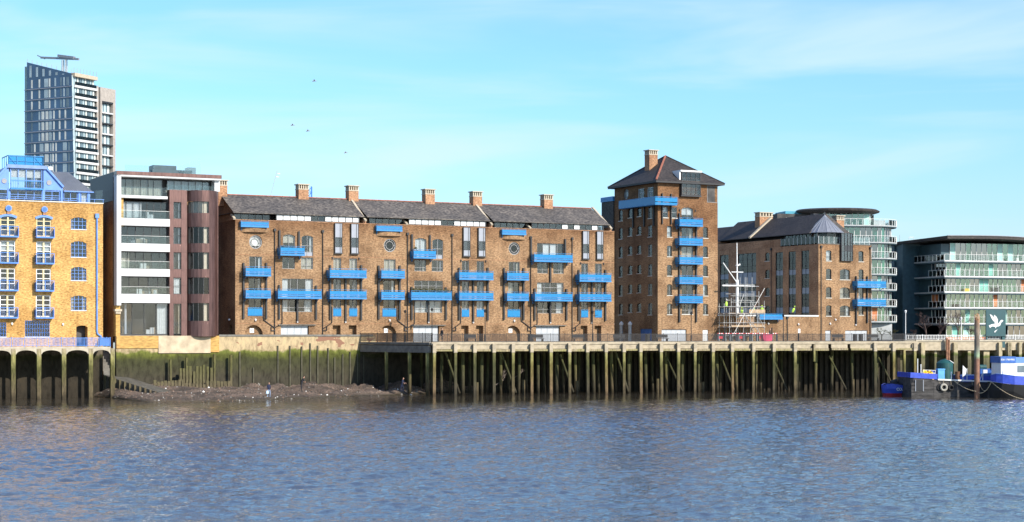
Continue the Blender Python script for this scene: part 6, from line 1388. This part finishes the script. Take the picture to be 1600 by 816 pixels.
# ------------------------------------------------------------------ people: one skinned body each, clothing by region
def person(label, fr, x, y, z, H=1.74, heading=0.0, lean=0.0, crouch=0.0, top='navy_cloth', legs='denim', arms=((.25, .05), (.25, -.1)), stride=.12, bag=None, hat=None, group=None, headtilt=.0):
    s = H / 1.74; V = []; E = []; R = []
    def add(p, r, parent=None):
        V.append(Vector(p) * s); R.append(r * s)
        if parent is not None: E.append((parent, len(V) - 1))
        return len(V) - 1
    hipz = .93 - crouch * .48; fwd = lambda h: lean * (h - hipz)
    def b(px, py, pz): return (px, py - fwd(pz), pz)
    pel = add((0, 0, hipz), .125); waist = add(b(0, 0, hipz + .17), .12, pel); chest = add(b(0, 0, hipz + .38), .145, waist); neckb = add(b(0, 0, hipz + .53), .085, chest); neck = add(b(0, -.01, hipz + .60), .052, neckb)
    hd = b(0, -.03 - headtilt, hipz + .68); h1 = add(hd, .078, neck); h2 = add((hd[0], hd[1] + .01, hd[2] + .10), .088, h1); tp = add((hd[0], hd[1] + .015, hd[2] + .17), .055, h2); add((hd[0], hd[1] - .085, hd[2] + .045), .022, h1)
    hands = []
    for sx, (sw, fw_) in zip((-1, 1), arms):
        sh = add(b(sx * .17, 0, hipz + .49), .065, chest); el = add((sx * (.22 + sw * .1), -fwd(hipz + .2) - fw_ * .4, hipz + .21), .046, sh); hn = (sx * (.20 + sw * .1), -fwd(hipz) - fw_ * 1.4, hipz + (.0 if fw_ < .2 else .18)); wr = add(hn, .033, el); hands.append(hn)
        pm = add((hn[0], hn[1] - .02, hn[2] - .07), .03, wr)
        for q in range(4): add((hn[0] + (q - 1.5) * .016, hn[1] - .035, hn[2] - .135 - .008 * (q in (1, 2))), .009, pm)
        add((hn[0] - sx * .035, hn[1] - .04, hn[2] - .09), .010, pm)
    for sx in (-1, 1):
        hp = add((sx * .09, 0, hipz - .06), .095, pel); kn = add((sx * .11, -stride * sx - crouch * .42, .50 + crouch * .02), .062, hp); an = add((sx * .11, stride * .9 * sx * -1 * .6 + crouch * .04, .09), .042, kn); add((sx * .12, -.15 + (stride * .9 * sx * -1 * .6 + crouch * .04), .035), .035, an)
    me = bpy.data.meshes.new('person'); me.from_pydata([tuple(v) for v in V], E, []); ob = bpy.data.objects.new('tmp', me); COL.objects.link(ob)
    sk = ob.modifiers.new('s', 'SKIN'); me.skin_vertices[0].data[0].use_root = True
    for i, r in enumerate(R): me.skin_vertices[0].data[i].radius = (r, r)
    sub = ob.modifiers.new('u', 'SUBSURF'); sub.levels = 1
    dg = bpy.context.evaluated_depsgraph_get(); dg.update(); bm_ = bpy.data.meshes.new_from_object(ob.evaluated_get(dg)); bpy.data.objects.remove(ob); bm_.name = 'body'
    bm_.materials.clear()
    for mt in ('skin', top, legs, 'hair', 'rubber'): bm_.materials.append(MATS[mt])
    hz_ = hipz * s
    for p in bm_.polygons:
        c = p.center; dh = (c - Vector(hd) * s)
        near = min((c - Vector(h) * s).length for h in hands)
        if c.z > hz_ + .595 * s: p.material_index = 3 if (dh.z > .11 * s or (dh.y > .02 * s and dh.z > -.0)) else 0
        elif near < .15 * s and c.z < Vector(hands[0]).z * s + .02 * s and abs(c.x) > .13 * s: p.material_index = 0
        elif c.z > hz_ - .02 * s or (abs(c.x) > .165 * s and c.z > hz_ - .12): p.material_index = 1
        elif c.z < .075 * s: p.material_index = 4
        else: p.material_index = 2
        p.use_smooth = True
    t = Thing('person', label, 'person', fr, (x, y, z), group); t.o.rotation_euler = (0, 0, fr.a + heading)
    link('body', bm_, t.o)
    if bag:
        hx, hy, hz2 = [q * s for q in hands[0]]; g = Thing('carrier_bag', bag[0], 'bag', fr, (x, y, z)); g.o.rotation_euler = t.o.rotation_euler; mb = MB(); mb.box(hx - .14, hx + .14, hy - .07, hy + .07, hz2 - .48, hz2 - .14); link('bag_body', mb.mesh('bag_body', [bag[1]]), g.o); mb = MB(); mb.path([(hx - .08, hy, hz2 - .15), (hx, hy, hz2 - .06), (hx + .08, hy, hz2 - .15)], .01, 4); link('handle', mb.mesh('handle', [bag[1]]), g.o)
    if hat:
        mb = MB(); q = (Vector(hd) + Vector((0, .01, .12))) * s; mb.tube(tuple(q), (q.x, q.y, q.z + .10), .125, 12, 0, .07); mb.box(q.x - .07, q.x + .07, q.y - .18, q.y, q.z, q.z + .02); link('hard_hat', mb.mesh('hard_hat', [hat]), t.o)
    return t
FS = bpy.data.objects['foreshore']
def ground_at(X, Y):
    bpy.context.view_layer.update(); ok, p, nn, i = FS.ray_cast(Vector((X, Y, 20)), Vector((0, 0, -1))); return p.z if ok else .4
for px, D, lab, kw in ((420, 199.5, 'person in navy jacket and pale jeans standing on the foreshore holding a bag', dict(top='navy_cloth', legs='denim', bag=('pale blue plastic bag held by the person on the foreshore', 'light_blue_bag'), heading=.6, headtilt=.04)), (471, 205.5, 'person in dark clothes bending forward at the foot of the green wall', dict(top='dark_cloth', legs='dark_cloth', lean=.45, heading=2.2, arms=((.2, .3), (.2, .35)))), (628, 211.5, 'person in dark blue jacket standing in the shadow under the jetty', dict(top='navy_cloth', legs='navy_cloth', lean=.25, heading=1.2, arms=((.2, .3), (.2, .3)))),):
    X_, Y_ = placed(px, D); person(lab, O, X_, Y_, ground_at(X_, Y_) - .02, **kw)
W_kw = dict(top='hi_vis', legs='dark_cloth', group='workers in high-visibility jackets')
person('worker in lime jacket standing at the left on the scaffold platform', M, 72.7, -.9, 10.55, heading=.3, hat='white_steel', **W_kw)
person('worker in lime jacket crouching at the right end of the scaffold platform', M, 76.6, .9, 9.8, heading=-.8, crouch=.7, hat='hi_vis', **W_kw)
person('left one of the two workers standing behind the blue terrace balcony', M, 78.6, .75, 9.79, heading=.9, lean=.2, hat='hi_vis_orange', H=1.68, **W_kw)
person('right one of the two workers standing behind the blue terrace balcony', M, 80.1, .8, 9.79, heading=-.7, lean=.3, hat='hi_vis', **W_kw)
person('worker in lime jacket alone near the brick wing corner', M, 87.4, 3.2, 9.79, heading=.2, lean=.5, hat='hi_vis', **W_kw)
person('person in dark clothes standing by the lamp post at the jetty corner', J, 1.6, 1.4, 6.44, heading=1.9, top='dark_cloth', legs='dark_cloth')
person('person in dark clothes standing before the terrace wall', J, J.fx(1203, 6), 6, 6.44, heading=1.0, top='dark_cloth', legs='dark_cloth')

# ------------------------------------------------------------------ scaffolding and white mast
t = Thing('scaffolding', 'grey tube scaffolding tower around the foot of the white mast', 'scaffolding', M, (75, -1.6, 6.44))
tubeM = lambda p, q, nm='tube', m_='steel_tube', r=.035: t.part(nm, (lambda mb: (mb.tube(p, q, r, 6), mb)[1])(MB()), m_)
sx_ = [71.9, 73.1, 74.3, 75.5, 76.7, 77.9]
for i, x in enumerate(sx_):
    for y in (-.25, -1.5, -2.8): tubeM((x, y, 6.44), (x, y, [11.8, 12.6, 13.2, 15.6, 15.6, 13.6][i] if y > -2 else 11.2 + (i % 2)), 'standard')
for z in (7.2, 8.4, 9.0, 10.3, 11.3):
    for y in (-.25, -1.5, -2.8): tubeM((71.7, y, z + .05), (78.1, y, z + .05), 'ledger')
    for x in sx_: tubeM((x, -.1, z), (x, -2.95, z), 'transom')
for z in (12.3, 13.2, 14.6): tubeM((73.0, -.25, z), (78.0, -.25, z), 'ledger'); tubeM((73.0, -1.5, z - .3), (77.9, -1.5, z - .3), 'ledger')
for (a, b_, c, d) in ((72, 6.6, 74.4, 10.3), (76.8, 6.6, 74.3, 10.3), (75.4, 10.3, 77.9, 14.0), (74.4, 10.2, 77.9, 6.8), (77.9, 8.2, 75.5, 12.2), (73.1, 10.4, 74.3, 13.1)): tubeM((a, -2.9, b_), (c, -2.9, d), 'brace')
for k in range(5): t.part('scaffold_board', bx(71.9, 75.6, -2.7 + k * .5, -2.24 + k * .5, 10.40, 10.45), 'board_wood')
for k in range(5): t.part('scaffold_board', bx(71.9, 77.9, -2.7 + k * .5, -2.24 + k * .5, 8.5, 8.55), 'board_wood')
t.part('toe_board', bx(75.2, 78.0, -2.9, -2.86, 10.45, 10.95), 'board_wood'); t.part('toe_board', bx(72.2, 77.9, -2.9, -2.86, 8.45, 8.7), 'board_wood')
t = Thing('mast', 'white ship mast with two crossed yards rising above the scaffolding', 'mast', M, (74.4, -1.0, 10.5))
mb = MB(); mb.tube((74.4, -1.1, 9.8), (74.4, -1.1, 15.2), .24, 14, 0, .20); t.part('lower_mast', mb, 'white_steel', smooth=False); mb = MB(); mb.tube((74.4, -1.1, 15.2), (74.35, -1.1, 20.5), .12, 10, 0, .06); t.part('topmast', mb, 'white_steel')
mb = MB(); mb.tube((71.7, -1.3, 14.35), (77.3, -1.3, 14.3), .11, 8, 0, .09); t.part('yard', mb, 'white_steel'); mb = MB(); mb.tube((73.3, -1.3, 16.3), (75.3, -1.3, 16.3), .06, 8); t.part('yard', mb, 'white_steel'); mb = MB(); mb.tube((71.9, -1.2, 17.6), (74.2, -1.2, 14.9), .07, 8); t.part('gaff', mb, 'white_steel'); mb = MB(); mb.box(74.2, 74.6, -1.3, -.9, 17.2, 17.35); mb.box(74.65, 74.85, -1.25, -1.0, 17.3, 17.5); t.part('crosstree', mb, 'white_steel')
# red and white barriers, bins, benches behind the railing
pm_ = {}
for k in range(9):
    x = M.fx(1126 + k * 10.5, -6); y = -6.0
    t = Thing('crowd_barrier', ('leftmost' if k == 0 else 'rightmost' if k == 8 else ('second', 'third', 'fourth', 'fifth', 'sixth', 'seventh', 'eighth')[k - 1]) + ' red and white barrier from the left before the scaffolding' if 0 < k < 8 else ('leftmost' if k == 0 else 'rightmost') + ' red and white barrier of the row before the scaffolding', 'barrier', M, (x, y, 6.44), 'row of red and white barriers'); 
    for j in range(5): link('stripe', cached(('st', j % 2), lambda: bx(-.1, .1, -.03, .03, 0, .14).mesh('stripe', ['white_steel' if j % 2 else 'red_plastic'])), t.o, (-.4 + .2 * j, 0, 1.0))
    link('panel', cached('bpn', lambda: bx(-.3, .3, -.02, .02, .35, .7).mesh('panel', ['red_plastic'])), t.o, (0, 0, 0)) if k % 3 == 0 else None
    for sx in (-.42, .42): link('leg', cached('blg', lambda: bx(-.03, .03, -.2, .2, 0, 1.0).mesh('leg', ['slab_grey'])), t.o, (sx, 0, 0))
t = Thing('site_skip', 'bright pink plastic bin behind the railing before the terrace wall', 'bin', J, (J.fx(1198, 5), 5, 6.44)); x = J.fx(1198, 5); mb = MB(); mb.extr([(x - .55, 6.5), (x + .55, 6.5), (x + .7, 7.35), (x - .7, 7.35)], 4.6, 5.5); t.part('tub', mb, 'pink_plastic'); t.part('rim', bx(x - .74, x + .74, 4.55, 5.55, 7.353, 7.42), 'pink_plastic')
bench_pos = [(J.fx(p, 3.5), p) for p in (735, 840, 905, 968, 1035, 1310, 1365)]
for k, (x, p) in enumerate(bench_pos):
    lab = ['dark bench right of the jetty corner lamp post', 'dark bench before the third archway', 'dark bench before the third garage', 'dark bench before the gap beside the tower', 'dark bench before the tower garage doors', 'dark bench before the brick wing corner', 'dark bench at the right end of the jetty'][k]
    t = Thing('bench', lab, 'bench', J, (x, 3.5, 6.44), 'benches behind the railing')
    for nm, b_ in (('seat', (-.8, .8, -.25, .22, .42, .48)), ('backrest', (-.8, .8, .23, .29, .55, .95)), ('leg', (-.7, -.62, -.2, .28, 0, .415)), ('leg', (.62, .7, -.2, .28, 0, .415))): link(nm, cached(('bn', b_), lambda: bx(*b_).mesh(nm, ['black_steel'])), t.o)
for p, lab in ((616, 'dark litter bin on the shaded end of the jetty'), (1012, 'dark litter bin in front of the tower corner'), (1336, 'tall dark litter bin in front of the brick wing doors'), (1345, 'second dark bin in front of the brick wing doors'), (828, 'dark litter bin before the third bay of the terrace')):
    fr, y = (M, -1.8) if p < 650 else (J, 3.0); x = fr.fx(p, y); t = Thing('litter_bin', lab, 'bin', fr, (x, y, 6.44)); mb = MB(); mb.tube((x, y, 6.44), (x, y, 7.35), .28, 12); t.part('body', mb, 'black_steel'); mb = MB(); mb.tube((x, y, 7.36), (x, y, 7.45), .32, 12); t.part('lid', mb, 'black_steel')
for p, lab in ((1132, 'short dark post left of the scaffolding'), (1248, 'white notice on a post before the terrace wall'), (1206, 'dark post with a lamp cap before the terrace wall')):
    x = J.fx(p, 6); t = Thing('bollard' if p != 1248 else 'notice', lab, 'post', J, (x, 6, 6.44)); mb = MB(); mb.tube((x, 6, 6.44), (x, 6, 8.3 if p != 1248 else 8.0), .09, 8); t.part('post', mb, 'black_steel')
    if p == 1248: t.part('panel', bx(x - .16, x + .16, 5.85, 5.9, 7.6, 8.15), 'white_steel')

# ------------------------------------------------------------------ driftwood, aerial, blue mast, gulls
mb = MB(); r = random.Random(4); b0 = Vector((8.4, 2.6, .9))
def tw(p, d, L, ra, l):
    q = p + d * L; mb.tube(tuple(p), tuple(q), ra, 4, 0, ra * .6)
    if l < 3:
        for _ in range(3): tw(p + d * L * r.uniform(.5, 1), (d + Vector((r.uniform(-.8, .8), r.uniform(-.4, .4), r.uniform(-.2, .8)))).normalized(), L * .6, ra * .6, l + 1)
tw(b0, Vector((.75, 0, .45)).normalized(), 1.7, .05, 0); tw(b0 + Vector((2.8, .2, 1.1)), Vector((.6, 0, .3)).normalized(), 1.0, .04, 1); single('driftwood', mb, 'pale_twig', J, (9, 2.6, .8), 'bleached dead branches washed in among the jetty piles', 'branch')
x, y = M.fx(422, 6), 6; mb = MB(); mb.tube((x, y, 25.0), (M.fx(433, 6), 6, 28.5), .03, 5); mb.box(x + 1.0, x + 1.35, 5.98, 6.02, 28.1, 28.2); mb.box(x + .8, x + 1.2, 5.98, 6.02, 27.7, 27.78); single('aerial', mb, 'steel_tube', M, (x, y, 25), 'thin leaning aerial on the terrace roof ridge', 'aerial')
t = Thing('crane_mast', 'blue lattice crane mast top showing behind a chimney of the terrace', 'crane', O, (*placed(483, 320), 6.44)); X_, Y_ = placed(483, 320); mb = MB()
for a in (-.45, .45):
    for c_ in (-.45, .45): mb.box(X_ + a - .08, X_ + a + .08, Y_ + c_ - .08, Y_ + c_ + .08, 6.44, 34.7)
t.part('leg', mb, 'railing_blue'); mb = MB()
for k in range(28): z = 6.5 + k; mb.beam((X_ - .45, Y_ - .45, z), (X_ + .45, Y_ - .45, z + 1), .09, .09); mb.beam((X_ + .45, Y_ - .45, z), (X_ - .45, Y_ - .45, z + 1), .09, .09); mb.box(X_ - .45, X_ + .45, Y_ - .5, Y_ - .4, z - .04, z + .04)
t.part('lattice', mb, 'railing_blue')
for px, py, D, lab in ((491, 127, 150, 'gull flying highest above the terrace'), (457, 196, 170, 'gull gliding to the left of the crane mast'), (481, 205, 165, 'gull right of the gliding one, wings raised'), (540, 239, 190, 'small distant gull low over the terrace roofs')):
    X_, Y_ = placed(px, D); Z_ = CAMH + (HZ - py) * D / F; t = Thing('gull', lab, 'bird', O, (X_, Y_, Z_), 'gulls in the sky'); mb = MB(); mb.tube((X_ - .16, Y_, Z_), (X_ + .14, Y_, Z_ + .02), .05, 6, 0, .03); mb.tube((X_ + .14, Y_, Z_ + .02), (X_ + .24, Y_, Z_ + .03), .035, 6, 0, .01); t.part('body', mb, 'bird_white')
    for s in (-1, 1): mb = MB(); mb.poly([(X_ - .05, Y_, Z_), (X_ + .08, Y_, Z_), (X_ + .05, Y_ + s * .2, Z_ + .13), (X_ - .03, Y_ + s * .2, Z_ + .13)]); mb.poly([(X_ - .03, Y_ + s * .2, Z_ + .13), (X_ + .05, Y_ + s * .2, Z_ + .13), (X_ - .06, Y_ + s * .42, Z_ + .05)]); t.part('wing', mb, 'bird_white')

for x, y, z, s_, lab in ((5.85, -.9, 17.45, .5, 'dark bushy potted plant at the left end of the first bay upper balcony'), (24.05, -.85, 17.45, .75, 'dark bushy potted plant at the left end of the middle bay upper balcony'), (23.75, -.9, 12.1, .8, 'leafy potted plant at the left end of the widest middle bay balcony'), (46.2, -.9, 12.1, .45, 'small potted plant at the right of the widest third bay balcony'), (66.9, -.8, 22.8, .6, 'potted plant on the uppermost tower front balcony')):
    t = Thing('potted_plant', lab, 'plant', M, (x, y, z), 'potted plants on balconies'); mb = MB(); mb.tube((x, y, z), (x, y, z + .35), .14, 8, 0, .19); t.part('pot', mb, 'ridge_tile'); mb = MB()
    for _ in range(90):
        a_, e_, r_ = rnd.uniform(0, 6.28), rnd.uniform(-.3, 1.5), s_ * rnd.uniform(.3, .62); p = Vector((x + cos(a_) * cos(e_) * r_ * .75, y + sin(a_) * cos(e_) * r_ * .6, z + .6 + s_ * .35 + sin(e_) * r_)); q = Vector((rnd.uniform(-.09, .09), rnd.uniform(-.09, .09), rnd.uniform(-.09, .09))); w = Vector((rnd.uniform(-.06, .06), .03, rnd.uniform(-.06, .06))); mb.quad(tuple(p - q), tuple(p - w), tuple(p + q), tuple(p + w))
    t.part('foliage', mb, 'leaf_olive')
